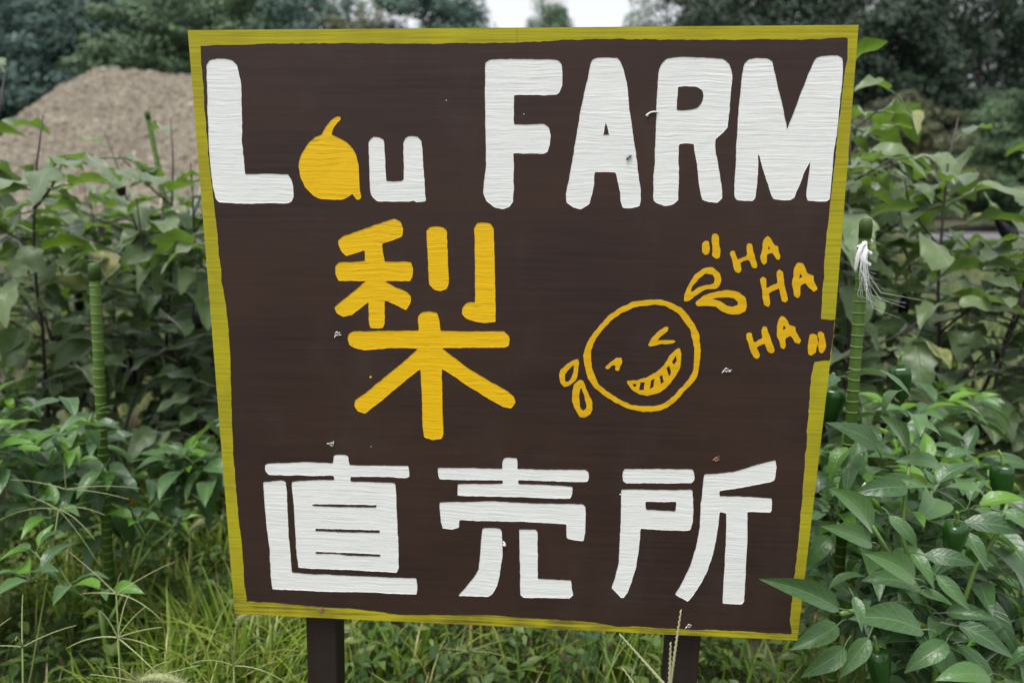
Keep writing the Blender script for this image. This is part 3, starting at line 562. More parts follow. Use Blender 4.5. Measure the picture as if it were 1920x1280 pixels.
# runs and drops of paint
def bp(u, w, y=-.0008): return Vector((u / 10000 - BW / 2, y, w / 10000 + BZ))
q = MB(); q.tube([bp(6475, 7856, -.0004), bp(6420, 7860), bp(6375, 7850), bp(6345, 7832), bp(6328, 7808), bp(6322, 7800)], [.0010, .0011, .0012, .0013, .0022, .0012], 6); q.build('paint_drip', M['white_letter_paint'], sign)
q = MB(); q.tube([bp(4404, 1475), bp(4420, 1460), bp(4428, 1435), bp(4424, 1412), bp(4419, 1405)], [.0010, .0012, .0018, .0034, .0018], 6); q.build('paint_drip', M['white_letter_paint'], sign)
for (u, w, r, mt) in ((2400, 4055, .0020, 'gold_paint'), (2130, 4560, .0008, 'gold_paint'), (6180, 2320, .0012, 'white_letter_paint'), (6350, 2160, .0008, 'white_letter_paint'), (3590, 8010, .0007, 'white_letter_paint'), (5080, 8090, .0007, 'white_letter_paint'), (4660, 7830, .0007, 'white_letter_paint'), (2370, 2960, .0007, 'white_letter_paint'), (6720, 2520, .0006, 'white_letter_paint')):
    q = MB(); q.lathe([(r, 0), (r * .8, r * .35), (r * .2, r * .45)], 8, Matrix.Translation(bp(u, w, 0)) @ Matrix.Rotation(R(90), 4, 'X')); q.build('paint_drop', M[mt], sign)

# ants on the sign
def ant(x, y, z, a, sc, label, up):
    t_ = thing('ant', label, 'insect', (x, y, z)); q = MB()
    def ell(c, r):
        q.lathe([(r[1] * math.sin(k * math.pi / 6) + 1e-5, -r[0] * math.cos(k * math.pi / 6)) for k in range(7)], 8, Matrix.Translation(c) @ Matrix.Rotation(R(90), 4, 'Y'))
    for cx, r in ((-.0032, (.0024, .0014)), (0, (.0018, .0009)), (.0026, (.0012, .0011))): ell((cx * sc, 0, .0014 * sc), (r[0] * sc, r[1] * sc))
    o = q.build('body', M['insect'], t_)
    for sgn in (-1, 1):
        for k in (-1, 0, 1):
            l = MB(); l.tube([Vector((k * .0008, 0, .0012)) * sc, Vector((k * .0018, sgn * .0018, .0022)) * sc, Vector((k * .0026, sgn * .0034, 0)) * sc], .00018 * sc, 4); l.build('leg', M['insect'], t_)
    t_.rotation_euler = Euler((R(90), 0, 0)) if not up else Euler((0, 0, 0))
    t_.rotation_euler = (Matrix.Rotation(R(90) if not up else 0, 3, 'X') @ Matrix.Rotation(a, 3, 'Z')).to_euler()
ant(6116 / 10000 - BW / 2, DEPTH - .0002, 7263 / 10000 + BZ, R(38), 1.0, 'tiny black ant crawling on the white letter A', False)
ant(.043, .006, BZ + BH, R(170), 1.15, 'tiny dark ant on the top edge of the sign', True)

# ------------------------------------------------------------------ leaves
def leaf_mesh(name, mat, prof, nl=7, nw=4, droop=.25, fold=.18, twist=0.0, wavy=0.0, lobes=0.0, pet=.3, seed=0, petr=.014):
    """unit leaf along +Y: blade 0..1, petiole -pet..0, upper side +Z"""
    random.seed(seed); ph = rnd(0, 6); b = MB(); vs, uvs, fs = [], [], []
    for i in range(nl + 1):
        t = i / nl; w = prof(t)
        if lobes: w *= 1 + lobes * math.sin(t * 15 + ph)
        y = t * (1 - .25 * droop * t); zc = .06 * math.sin(t * 3) - droop * t * t
        sw = .05 * math.sin(t * 3.2 + ph)
        for j in range(nw + 1):
            s = -1 + 2 * j / nw
            wl_ = w * (1 + (lobes * .5 * math.sin(t * 15 + ph + (2 if s > 0 else 0)) if abs(s) > .9 else 0))
            a = twist * (t - .3)
            x, z = s * wl_, abs(s) ** 1.3 * wl_ * fold * 2 + wavy * abs(s) * math.sin(t * 11 + ph + s * 2) * w
            x, z = x * math.cos(a) - z * math.sin(a), x * math.sin(a) + z * math.cos(a)
            vs.append((x + sw, y, zc + z)); uvs.append((.5 + s * .5, t))
    for i in range(nl):
        for j in range(nw):
            a = i * (nw + 1) + j; fs.append((a, a + 1, a + nw + 2, a + nw + 1))
    b.add(vs, fs, uvs)
    b2 = MB(); b2.tube([(0, -pet, -.05), (0, -pet * .5, .0), (vs[nw // 2][0], 0.01, -.006)], [petr * 1.2, petr, petr], 4, False)
    b.add(b2.v, b2.f, [(.5, .5)] * len(b2.v))
    return b.mesh(name, mat)
lance = lambda t: max(.003, .60 * (t + .02) ** .62 * (1 - t) ** .95 * (1 - .18 * t))
ovate = lambda t: max(.004, .62 * (t + .015) ** .42 * (1 - t) ** .72 * (1 - .12 * t))
PEP = [leaf_mesh('leaf', M['pepper_leaf'], lance, 7, 4, d, f, tw, wv, 0, .28, k) for k, (d, f, tw, wv) in enumerate(((.25, .16, .2, .05), (.42, .10, -.4, .07), (.12, .22, .5, .04), (.55, .14, 0, .08), (.32, .05, -.6, .06), (.20, .28, .3, .03)))]
PEPY = [leaf_mesh('leaf', M['pepper_leaf_young'], lance, 6, 4, d, f, tw, .04, 0, .2, k + 20) for k, (d, f, tw) in enumerate(((.15, .25, .2), (.35, .2, -.3), (.05, .3, .4)))]
EGG = [leaf_mesh('leaf', M['eggplant_leaf'], ovate, 10, 4, d, f, tw, wv, .13, .42, k + 40, .02) for k, (d, f, tw, wv) in enumerate(((.2, .12, .3, .22), (.35, .08, -.5, .28), (.08, .20, .6, .2), (.5, .14, .2, .24), (.25, -.06, -.7, .3), (.12, .28, .5, .18), (.4, .30, .0, .2), (.22, .02, .8, .26)))]

def frame(d, up, roll=0.0):
    y = Vector(d).normalized(); x = y.cross(Vector(up))
    x = x.normalized() if x.length > 1e-4 else Vector((1, 0, 0))
    m = Matrix((x, y, x.cross(y))).transposed()
    return m @ Matrix.Rotation(roll, 3, 'Y')
def put(me, name, parent, p, rot, sc):
    o = bpy.data.objects.new(name, me); COL.objects.link(o); o.parent = parent
    s = sc if hasattr(sc, '__len__') else (sc, sc, sc)
    o.matrix_basis = Matrix.Translation(Vector(p) - parent.location) @ rot.to_4x4() @ Matrix.Diagonal((s[0], s[1], s[2], 1))
    return o
def near_sign(p, q):
    for k in (0, .5, 1):
        c = Vector(p).lerp(Vector(q), k)
        if -.50 < c.x < .50 and -.6 < c.y < .085 and .45 < c.z < 1.5: return True
    return False
def add_leaf(parent, base, d, L, kinds, up=(0, 0, 1), pet=.28, free=False):
    d = Vector(d).normalized(); tip = Vector(base) + d * L * 1.3
    if not free and (near_sign(base, tip) or tip.z < .03): return None
    bl = Vector(base) + d * L * pet
    u = (Vector(up) + Vector((rnd(-.35, .35), rnd(-.35, .35), rnd(-.2, .2)))).normalized()
    return put(random.choice(kinds), 'leaf', parent, bl, frame(d, u, rnd(-.3, .3)), (L * rnd(.9, 1.1), L, L))
def wander(p, d, n, step, wob, lift):
    pts = [Vector(p)]; d = Vector(d).normalized()
    for i in range(n):
        d = (d + Vector((rnd(-wob, wob), rnd(-wob, wob), rnd(-wob, wob) * .6 + lift))).normalized()
        q = pts[-1] + d * step
        if -.49 < q.x < .49 and -.5 < q.y < .09 and q.z > .47: d.y = abs(d.y) + .6; d.normalize(); q = pts[-1] + d * step
        pts.append(q)
    return pts
def out_dir(i, d, droop):
    a = i * 2.4 + rnd(-.5, .5)
    side = Vector((math.cos(a), math.sin(a), 0))
    return (side + Vector(d) * .35 + Vector((0, 0, -droop))).normalized()

PFRUIT = MB()
PFRUIT.lathe([(.001, -.076), (.007, -.077), (.013, -.070), (.017, -.056), (.0205, -.036), (.0225, -.016), (.021, -.004), (.014, .002), (.004, -.001)], 18, None, lambda a, z: 1 + .12 * math.cos(3 * a + z * 14) + .05 * math.cos(5 * a + 1))
PFRUIT_ME = PFRUIT.mesh('fruit', M['pepper_skin'])
q = MB(); q.tube([(0, 0, -.003), (0, 0, .010), (.003, 0, .022), (.010, 0, .034)], [.0075, .0038, .0030, .0034], 7); PSTALK_ME = q.mesh('stalk', M['pepper_stem'])
EFRUIT = MB()
EFRUIT.lathe([(.001, -.135), (.012, -.132), (.021, -.120), (.025, -.10), (.024, -.075), (.019, -.045), (.014, -.02), (.011, 0)], 14)
EFRUIT_ME = EFRUIT.mesh('fruit', M['eggplant_skin'])
q = MB(); q.lathe([(.013, -.028), (.0145, -.016), (.012, .002), (.006, .007), (.0035, .02), (.0035, .05)], 10, None, lambda a, z: 1 + (.15 * math.cos(5 * a) if z < -.02 else 0)); ECALYX_ME = q.mesh('calyx', M['calyx'])
def flower_mesh(mat, n, r):
    q = MB()
    for k in range(n):
        a = 2 * math.pi * k / n; c, s = math.cos(a), math.sin(a)
        pts = [(0, 0, 0), (r * .5, r * .30, r * .10), (r, 0, -r * .15), (r * .5, -r * .30, r * .10)]
        q.add([(x * c - y * s, x * s + y * c, z) for x, y, z in pts], [(0, 1, 2), (0, 2, 3)])
    q.lathe([(r * .16, 0), (r * .14, r * .35), (r * .03, r * .42)], 6); return q.mesh('flower', mat)
PFLOW = flower_mesh(M['petal_white'], 6, .013); EFLOW = flower_mesh(M['petal_purple'], 5, .022)
def fruit(parent, p, kind, sc=1.0, tilt=0.2, mat=None):
    p = Vector(p); rot = Euler((rnd(-tilt, tilt), rnd(-tilt, tilt), rnd(0, 6))).to_matrix()
    f = put(PFRUIT_ME if kind == 'p' else EFRUIT_ME, 'fruit', parent, p, rot, sc)
    o = bpy.data.objects.new('stalk' if kind == 'p' else 'calyx', PSTALK_ME if kind == 'p' else ECALYX_ME); COL.objects.link(o); o.parent = f
    return f

def pepper(base, h, spread, label, seed, dens=1.0, minz=0.0, lean=(0, 0), size=.085, fruits=0, flowers=0, maxl=290):
    random.seed(seed); base = Vector(base)
    t_ = thing('pepper_plant', label, 'pepper plant', base, 'pepper plants'); st = MB(); nodes = []
    trunk = wander(base, (lean[0] * .4, lean[1] * .4, 1), 5, h * .075, .12, .1); st.tube(trunk, [.008, .0075, .007, .007, .0065, .006], 6)
    tips = []
    def grow(p, d, n, step, r, lvl):
        pts = wander(p, d, n, step, .20, .05); st.tube(pts, [r * (1 - .5 * i / n) for i in range(n + 1)], 5)
        for i in range(1, n + 1):
            nodes.append((pts[i], (pts[i] - pts[i - 1]).normalized(), lvl, i))
        e = (pts[-1] - pts[-2]).normalized()
        if lvl < 3:
            a0 = rnd(0, 6.3)
            for k in range(2):
                a = a0 + k * math.pi + rnd(-.4, .4)
                grow(pts[-1], e + Vector((math.cos(a), math.sin(a), .1)) * .62, max(2, n - (lvl > 0)), step * .92, r * .72, lvl + 1)
        else: tips.append((pts[-1], e))
    a0 = rnd(0, 6.3)
    for k in range(3):
        a = a0 + k * 2.09 + rnd(-.3, .3)
        grow(trunk[-1] if k else trunk[-2], Vector((math.cos(a) * spread + lean[0], math.sin(a) * spread + lean[1], 1.0)), 3, h * .062, .0052, 1)
    st.build('stem', M['pepper_stem'], t_).matrix_parent_inverse = Matrix.Translation(-base)
    n = 0
    random.shuffle(nodes)
    for i, (p, d, lvl, k) in enumerate(nodes):
        for _ in range(2 if random.random() < dens - 1 + .75 else 1):
            if n < maxl and p.z > minz and random.random() < dens:
                if add_leaf(t_, p, out_dir(i + _ * 1.3, d, rnd(.0, .5) if random.random() < .65 else rnd(.5, 1)), size * rnd(.7, 1.25), PEP): n += 1
    for p, d in tips:
        for k in range(random.choice((3, 4, 5))):
            if n < maxl and add_leaf(t_, p, out_dir(k, d * 1.6, rnd(-.3, .35)), size * rnd(.45, .9), PEP if random.random() < .5 else PEPY): n += 1
    ok = [x for x in nodes if not near_sign(x[0], x[0])]
    for k in range(fruits):
        p = random.choice(ok)[0]; fruit(t_, p - Vector((0, 0, .03)), 'p', rnd(.8, 1.1))
    for k in range(flowers):
        p, d = random.choice(tips)
        if not near_sign(p, p): put(PFLOW, 'flower', t_, p + Vector((rnd(-.01, .01), -.01, rnd(-.02, .01))), Euler((rnd(1, 2), 0, rnd(-1, 1))).to_matrix(), 1)
    return t_

def eggplant(base, h, spread, label, seed, dens=1.0, minz=.0, size=.140, fruits=2, flowers=1, lean=(0, 0)):
    random.seed(seed); base = Vector(base)
    t_ = thing('eggplant_bush', label, 'eggplant', base, 'eggplant bushes'); st = MB(); nodes = []
    trunk = wander(base, (0, 0, 1), 3, h * .07, .1, .1); st.tube(trunk, [.013, .012, .011, .010], 7)
    a0 = rnd(0, 6.3)
    for k in range(4):
        a = a0 + k * 1.57 + rnd(-.4, .4); n = 9
        pts = wander(trunk[-1] if k % 2 else trunk[-2], Vector((math.cos(a) * spread + lean[0], math.sin(a) * spread + lean[1], 1.0)), n, h * .095 * ((1.34, 1.12, .92, .82) if seed in (11, 12, 13, 24) else (1.14, 1.0, .94, .84))[k], .13, .10)
        st.tube(pts, [.0085 * (1 - .72 * i / n) for i in range(n + 1)], 6)
        for i in range(1, n + 1):
            d = (pts[i] - pts[i - 1]).normalized(); nodes.append((pts[i], d, i / n))
            if i < n: nodes.append((pts[i].lerp(pts[i + 1], .5), d, i / n))
            if i in (1, 2, 4, 6, 7) and random.random() < .9:
                b_ = rnd(0, 6.3)
                sp = wander(pts[i], d * .5 + Vector((math.cos(b_), math.sin(b_), .25)), 4, h * .048, .2, .03)
                st.tube(sp, [.0045, .004, .0035, .003, .002], 5)
                for j in range(1, 5): nodes.append((sp[j], (sp[j] - sp[j - 1]).normalized(), i / n))
    st.build('stem', M['egg_stem'], t_).matrix_parent_inverse = Matrix.Translation(-base)
    n = 0
    for i, (p, d, f) in enumerate(nodes):
        for _ in range(2 if f < .8 else 1):
            if n < 290 and p.z > minz and random.random() < dens * (1 if f < .78 else .5):
                if add_leaf(t_, p, out_dir(i + _ * 1.5, d, (rnd(-.1, .55) if random.random() < .75 else rnd(.5, 1.1)) if f < .85 else rnd(-.5, .3)), size * rnd(.6, 1.25) * (1 if f < .85 else .8), EGG, pet=.42): n += 1
    ok = [x for x in nodes if x[0].z > .45 and not near_sign(x[0], x[0])]
    for k in range(fruits):
        p = random.choice(ok)[0]; fruit(t_, p - Vector((0, 0, .05)), 'e', rnd(.65, 1.0))
    for k in range(flowers):
        p = random.choice(ok)[0]; put(EFLOW, 'flower', t_, p + Vector((0, -.02, -.03)), Euler((rnd(1.6, 2.4), 0, rnd(-1, 1))).to_matrix(), 1)
    return t_

# ------------------------------------------------------------------ trees beyond the field
def crown_mesh(seed, clumps, per, leaf, asp):
    """unit crown: radius about 1 across, asp tall, built of many leafy clumps"""
    random.seed(seed); b = MB()
    for c in range(clumps):
        while True:
            p = Vector((rnd(-1, 1), rnd(-1, 1), rnd(-1, 1)))
            if .45 < p.length < 1: break
        rr = 1 + .30 * noise.noise(p * 2.0 + Vector((seed * 7, 0, 0)))
        wz = 1 - .22 * max(0, p.z)
        cr = rnd(.15, .30); tone = rnd(0, .45)
        ctr = Vector((p.x * rr * wz * .84, p.y * rr * wz * .84, (p.z * .5 + .5) * rr * (asp - .3) + .1))
        vs, fs, ts = [], [], []
        for k in range(per):
            n = Vector((rnd(-1, 1), rnd(-1, 1), rnd(-.45, 1)))
            if n.length < .05: continue
            n.normalize(); r = cr * rnd(.6, 1.05)
            q = ctr + Vector((n.x * r, n.y * r, n.z * r * .7))
            nn = (n + Vector((rnd(-.6, .6), rnd(-.6, .6), rnd(-.2, .8)))).normalized()
            u = nn.orthogonal().normalized(); u = Matrix.Rotation(rnd(0, 6.3), 3, nn) @ u; v = nn.cross(u)
            s = leaf * rnd(.6, 1.3); i0 = len(vs)
            vs += [q - u * s * .5, q + v * s * .42 + u * s * .1, q + u * s * .8, q - v * s * .42 + u * s * .1]
            fs.append((i0, i0 + 1, i0 + 2, i0 + 3)); ts += [min(1, max(0, tone + rnd(0, .35) + .2 * n.z))] * 4  # upward leaves tinted lighter: light on clump tops put into the colour
        b.add(vs, fs, None, ts)
    return b
CROWN = {}; ASP = 2.7
for key, (seed, cl, per, lf) in {'a': (1, 220, 210, .033), 'b': (2, 210, 210, .034), 'c': (3, 230, 200, .032), 'thin': (4, 80, 120, .036)}.items():
    CROWN[key] = crown_mesh(seed, cl, per, lf, ASP)
CM = {}
def crown_me(key, mat):
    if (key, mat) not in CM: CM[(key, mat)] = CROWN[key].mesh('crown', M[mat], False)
    return CM[(key, mat)]
def trunk_mesh(seed):
    random.seed(seed); q = MB()
    pts = [Vector((rnd(-.02, .02) * i, rnd(-.02, .02) * i, i * .14 - .03)) for i in range(7)]
    q.tube(pts, [.034, .028, .025, .022, .019, .014, .008], 8)
    for k in range(7):
        p = pts[2 + k % 4]; a = k * 2.3
        d = Vector((math.cos(a), math.sin(a), .75)); q.tube([p, p + d * .09, p + d * .19 + Vector((0, 0, .04)), p + d * .27 + Vector((0, 0, .09))], [.012, .009, .006, .003], 5)
    return q.mesh('trunk', M['bark'])
TR = [trunk_mesh(s) for s in range(3)]
def tree(x, y, h, w, key, mat, label, bottom=.1, group='trees behind the field', rz=0.0, name='tree', cat='tree'):
    t_ = thing(name, label, cat, (x, y, 0), group)
    tr = link('trunk', TR[int(abs(x * 7)) % 3], t_); tr.scale = (w * .7, w * .7, h * .93)
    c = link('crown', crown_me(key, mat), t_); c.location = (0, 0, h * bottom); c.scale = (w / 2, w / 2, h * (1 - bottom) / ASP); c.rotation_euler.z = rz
    return t_
BG, GR, DK, OL = 'crown_blue_green', 'crown_green', 'crown_dark', 'crown_olive'
LW = 'on the wooded slope behind the gravel heap'
for i, (x, y, h, w, k, m, lab) in enumerate((
    (-38.5, 44, 17.5, 13, 'a', BG, 'dark blue green tree filling the top left corner of the picture'),
    (-31.5, 42, 12.5, 11, 'b', BG, 'blue green tree above the left foot of the gravel heap'),
    (-29.0, 47, 19.0, 13, 'c', BG, 'tall blue green tree standing above the left half of the gravel heap'),
    (-23.0, 41, 12.6, 10, 'a', GR, 'fresher green tree directly above the top of the gravel heap'),
    (-19.5, 45, 17.5, 11, 'b', GR, 'green tree above the top left corner of the sign'),
    (-14.8, 41, 12.2, 9, 'c', BG, 'round green tree above the letter L of the sign'),
    (-11.2, 42, 11.6, 8, 'b', OL, 'pale olive green tree peeking over the sign above the pear'),
    (-8.8, 46, 15.5, 10, 'a', BG, 'large blue green tree above the small letter u of the sign'),
    (-6.6, 51, 14.0, 9, 'c', BG, 'last blue green tree of the wood, left of the open sky'),
    (-1.6, 62, 17.5, 7.0, 'b', GR, 'small separate green tree in the gap of open sky above the sign'),
    (5.0, 54, 16.0, 6.0, 'thin', GR, 'thin see-through tree at the right side of the open sky gap'),
    (7.4, 43, 15.5, 6.5, 'b', DK, 'dark tree at the right end of the open sky gap above the letter R'),
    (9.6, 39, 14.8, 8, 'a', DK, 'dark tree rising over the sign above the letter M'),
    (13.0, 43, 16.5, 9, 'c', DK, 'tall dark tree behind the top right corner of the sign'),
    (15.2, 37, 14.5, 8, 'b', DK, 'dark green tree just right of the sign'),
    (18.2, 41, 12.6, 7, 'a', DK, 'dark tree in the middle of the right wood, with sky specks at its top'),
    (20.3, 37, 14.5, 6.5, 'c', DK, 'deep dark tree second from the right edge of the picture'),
    (25.2, 40, 12.3, 8.5, 'thin', BG, 'greyer loose tree at the right edge with sky showing through')))                                                                          :
    tree(x, y, h, w, k, m, lab, .05, rz=i * 1.3)
for i, (x, y, h, w, m, lab) in enumerate((
    (11.6, 25, 4.6, 5.0, OL, 'brownish olive bush in front of the dark trees right of the sign'),
    (16.0, 25.5, 4.9, 5.5, GR, 'grey green bush in front of the dark trees at the right edge'),
    (8.3, 27, 3.8, 5.0, GR, 'low green bush mostly hidden behind the right edge of the sign'),
    (18.6, 28, 5.2, 6.0, OL, 'olive bush cut off by the right edge of the picture'))):
    tree(x, y, h, w, 'abc'[i % 3], m, lab, -.05, 'bushes in front of the right wood', i * 2.1, 'bush', 'bush')
# the wood goes on behind as one mass
random.seed(77); b = MB()
base = CROWN['b']
for i in range(30):
    x = (-66 + i * 2.4) if i < 23 else (12 + (i - 23) * 6)
    y = rnd(54, 62); h = rnd(16, 22) if i < 20 else (13 if i < 23 else rnd(12, 14.5)); w = rnd(10, 14)
    if -13 < x < 10: continue
    a = rnd(0, 6.3); ca, sa = math.cos(a), math.sin(a)
    sel = base.v[: len(base.v) * 2 // 3 // 4 * 4]
    b.add([(x + (p[0] * ca - p[1] * sa) * w / 2, y + (p[0] * sa + p[1] * ca) * w / 2, p[2] * h / ASP) for p in sel], base.f[: len(sel) // 4], None, base.t[: len(sel)])
o = b.build('wood', M[BG], None, False); tag(o, 'dense wood reading as one dark green mass behind the nearer trees', 'wood', None, 'stuff')

# ------------------------------------------------------------------ eggplants
for (x, y, h, sp, lab, seed, de, le) in (
    (-2.30, 1.45, 1.44, .42, 'eggplant bush at the left edge of the picture', 11, .95, (0, 0)),
    (-1.72, 1.30, 1.28, .40, 'eggplant bush left of the thick green stake on the left', 12, 1.0, (0, 0)),
    (-1.20, 1.42, 1.30, .42, 'eggplant bush between the thick left stake and the sign', 13, 1.0, (0, 0)),
    (-.72, 1.50, 1.34, .38, 'eggplant bush half hidden behind the left edge of the sign', 14, 1.0, (0, 0)),
    (-.20, 1.65, 1.05, .40, 'eggplant bush hidden behind the left half of the sign', 15, .7, (0, 0)),
    (.35, 1.65, 1.10, .40, 'eggplant bush hidden behind the right half of the sign', 16, .7, (0, 0)),
    (.92, 1.20, 1.50, .28, 'tall eggplant bush directly right of the sign behind the tied stake', 17, 1.0, (0, 0)),
    (1.36, 1.25, 1.36, .36, 'eggplant bush in the middle of the right hand row', 18, 1.0, (0, 0)),
    (1.84, 1.20, 1.46, .34, 'eggplant bush at the right edge of the picture', 19, .95, (0, 0)),
    (-1.46, 1.62, 1.16, .42, 'eggplant bush in the second rank between the thick left stake and the picture edge', 24, 1.0, (0, 0)),
    (1.14, 1.50, 1.36, .40, 'eggplant bush between the tied stake and the right edge, further back', 25, 1.0, (0, 0)),
    (-2.05, 2.10, 1.25, .40, 'second row eggplant bush behind the left edge bushes', 20, .8, (0, 0)),
    (-1.45, 2.15, 1.02, .40, 'second row eggplant bush behind the thick left stake', 21, .8, (0, 0)),
    (-.95, 2.20, 1.10, .40, 'second row eggplant bush beside the left edge of the sign', 22, .8, (0, 0)),
    (1.14, 2.00, 1.32, .38, 'second row eggplant bush behind the stake right of the sign', 23, .8, (0, 0))):
    eggplant((x, y, 0), h, sp, lab, seed, de, .86 if seed == 19 else (.3 if seed == 18 else 0.0), lean=le)
for o in bpy.data.objects:
    if o.get('label') == 'eggplant bush between the thick left stake and the sign':
        random.seed(3)
        fruit(o, (-1.36, 1.25, 1.26), 'e', .62, .1); fruit(o, (-1.10, 1.2, .86), 'e', .8, .3)
    if o.get('label') == 'eggplant bush in the middle of the right hand row':
        fruit(o, (1.33, 1.2, 1.17), 'e', .9, .5)

# ------------------------------------------------------------------ peppers
for (x, y, h, sp, lab, seed, kw) in (
    (-1.36, .50, .92, .80, 'pepper plant at the left edge of the picture below the eggplants', 31, {'size': .105, 'dens': 1.15}),
    (-1.06, .66, .80, .85, 'pepper plant around the foot of the thick green stake on the left', 32, {'size': .105, 'dens': 1.15}),
    (-.76, .72, .82, .80, 'pepper plant against the left edge of the sign', 33, {'size': .10, 'dens': 1.1, 'minz': .44}),
    (-1.33, .36, .94, .60, 'tall pepper plant in the left foreground at the picture edge', 42, {'size': .10, 'dens': 1.1, 'minz': .46}),
    (-.93, .36, .72, .85, 'pepper plant hiding the lower half of the thick green stake on the left', 43, {'size': .10, 'dens': 1.1, 'minz': .50}),
    (-1.75, .85, .80, .80, 'pepper plant behind the one at the left edge', 34, {'dens': .8}),
    (-.25, 1.05, .60, .80, 'pepper plant hidden behind the left post of the sign', 35, {'dens': .6}),
    (.25, 1.0, .60, .80, 'pepper plant hidden behind the right post of the sign', 36, {'dens': .6}),
    (.66, .36, .92, .60, 'pepper plant around the stake with white twine', 37, {'flowers': 3, 'lean': (.12, 0), 'size': .10, 'dens': 1.15}),
    (1.00, .36, .90, .85, 'bushy pepper plant at the right edge, right of the tied stake', 38, {'flowers': 2, 'size': .10, 'dens': 1.15}),
    (.98, .78, .98, .85, 'pepper plant in the second row behind the tied stake', 39, {'size': .095, 'dens': 1.1}),
    (1.40, .55, .86, .85, 'pepper plant beyond the right edge bush, partly out of the picture', 40, {'fruits': 1}),
    (.78, .22, .66, .95, 'low pepper plant below the tied stake beside the lower right corner of the sign', 41, {'dens': 1.1, 'size': .095})):
    pepper((x, y, 0), h, sp, lab, seed, **kw)
# the plant whose leaves reach over the lower right corner of the sign
HAND = [((0.48,-0.06,0.617),(0.356,-0.09,0.642)),((0.57,0.06,0.683),(0.485,0.03,0.743)),((0.56,0.04,0.672),(0.478,0.01,0.69)),((0.632,0.1,0.743),(0.552,0.07,0.716)),((0.596,0.06,0.707),(0.626,0.03,0.663)),((0.623,0.02,0.625),(0.531,-0.01,0.652)),((0.645,0.05,0.595),(0.554,0.02,0.6)),((0.62,-0.02,0.564),(0.505,-0.05,0.566)),((0.488,-0.04,0.576),(0.424,-0.07,0.538)),((0.51,-0.02,0.528),(0.458,-0.05,0.474)),((0.645,0.04,0.654),(0.71,0.01,0.643)),((0.655,0.02,0.627),(0.688,-0.01,0.585)),((0.687,0.0,0.554),(0.756,-0.03,0.520)),((0.726,0.08,0.671),(0.744,0.05,0.62)),((0.69,0.04,0.553),(0.75,0.01,0.553)),((0.725,-0.02,0.493),(0.645,-0.05,0.485)),((0.733,0.1,0.684),(0.814,0.07,0.668)),((0.504,-0.05,0.628),(0.508,-0.08,0.590)),((0.68,0.02,0.519),(0.624,-0.01,0.467)),((0.554,0.0,0.53),(0.516,-0.03,0.472)),((0.602,0.12,0.731),(0.668,0.09,0.732)),((0.788,0.1,0.7),(0.835,0.07,0.67)),((0.596,0.14,0.788),(0.516,0.11,0.832)),((0.658,0.16,0.773),(0.595,0.13,0.837)),((0.707,0.15,0.76),(0.633,0.12,0.76))]
hp = thing('pepper_plant', 'pepper plant whose large leaves overlap the lower right corner of the sign', 'pepper plant', (.76, .14, 0), 'pepper plants')
random.seed(9); st = MB()
for pl, r in (([(.76, .14, -.02), (.755, .14, .2), (.746, .14, .345), (.717, .10, .481), (.66, .06, .52), (.584, .03, .554), (.52, -.02, .587), (.490, -.05, .60)], .0062),
              ([(.717, .10, .481), (.667, .09, .568), (.601, .07, .643), (.57, .06, .688)], .0045), ([(.667, .09, .568), (.636, .10, .657), (.644, .12, .737), (.66, .15, .79)], .0036),
              ([(.72, .10, .481), (.751, .10, .547), (.76, .10, .605), (.786, .10, .663), (.80, .11, .71)], .0042), ([(.746, .14, .345), (.80, .06, .42), (.83, .0, .47), (.85, -.02, .53)], .0042)):
    st.tube(pl, [r * (1 - .45 * i / len(pl)) for i in range(len(pl))], 7)
st.build('stem', M['pepper_stem'], hp).matrix_parent_inverse = Matrix.Translation((-.76, -.14, 0))
for i, (a, c) in enumerate(HAND):
    a, c = Vector(a), Vector(c); d = c - a; L = d.length * 1.02
    up = Vector((rnd(-.2, .2), -.75 + rnd(-.2, .2), .85))
    put(PEP[(0, 2, 5, 0, 4, 2)[i % 6]] if i else PEP[2], 'leaf', hp, a, frame(d + Vector((0, 0, .25 * d.length)), up, rnd(-.25, .25)), (L * (.62 if i == 0 else .95), L, L))
for i in range(120):
    pl = random.choice(((.75, .14, .35), (.70, .10, .5), (.66, .08, .55), (.76, .1, .6), (.82, .02, .46), (.64, .09, .62)))
    p = Vector(pl) + Vector((rnd(-.05, .09), rnd(.0, .08), rnd(-.10, .06)))
    add_leaf(hp, p, out_dir(i, (0, 0, 1), rnd(.2, 1.0)), .072 * rnd(.6, 1.2), PEP)
for p, s in (((.691, .05, .700), .75), ((.596, .05, .475), .8)): fruit(hp, p, 'p', s, .3)
for o in bpy.data.objects:
    if o.get('label') == 'pepper plant around the stake with white twine':
        fruit(o, (.576, .28, .85), 'p', .9, .1); fruit(o, (.715, .34, .880), 'p', .85, .15)
    if o.get('label') == 'bushy pepper plant at the right edge, right of the tied stake':
        fruit(o, (.904, .30, .705), 'p', .85, .15)
    if o.get('label') == 'pepper plant around the foot of the thick green stake on the left':
        f = fruit(o, (-1.018, .62, .43), 'p', .36, .2); f.data = f.data.copy(); f.data.materials[0] = M['pepper_orange']; f['label'] = 'small ripe orange pepper'

for o in bpy.data.objects:
    if o.get('label') in ('pepper plant around the stake with white twine', 'pepper plant hiding the lower half of the thick green stake on the left'):
        random.seed(14); lx, ly, z0, z1 = (.61, .21, .45, .90) if o.location.x > 0 else (-1.0, .44, .50, .74)
        for i in range(34):
            p = Vector((lx + rnd(-.07, .09), ly + rnd(-.03, .03), rnd(z0, z1)))
            add_leaf(o, p, Vector((rnd(-1, 1), rnd(-.9, -.1), rnd(-.6, .25))), rnd(.05, .095), PEP if i % 4 else PEPY)
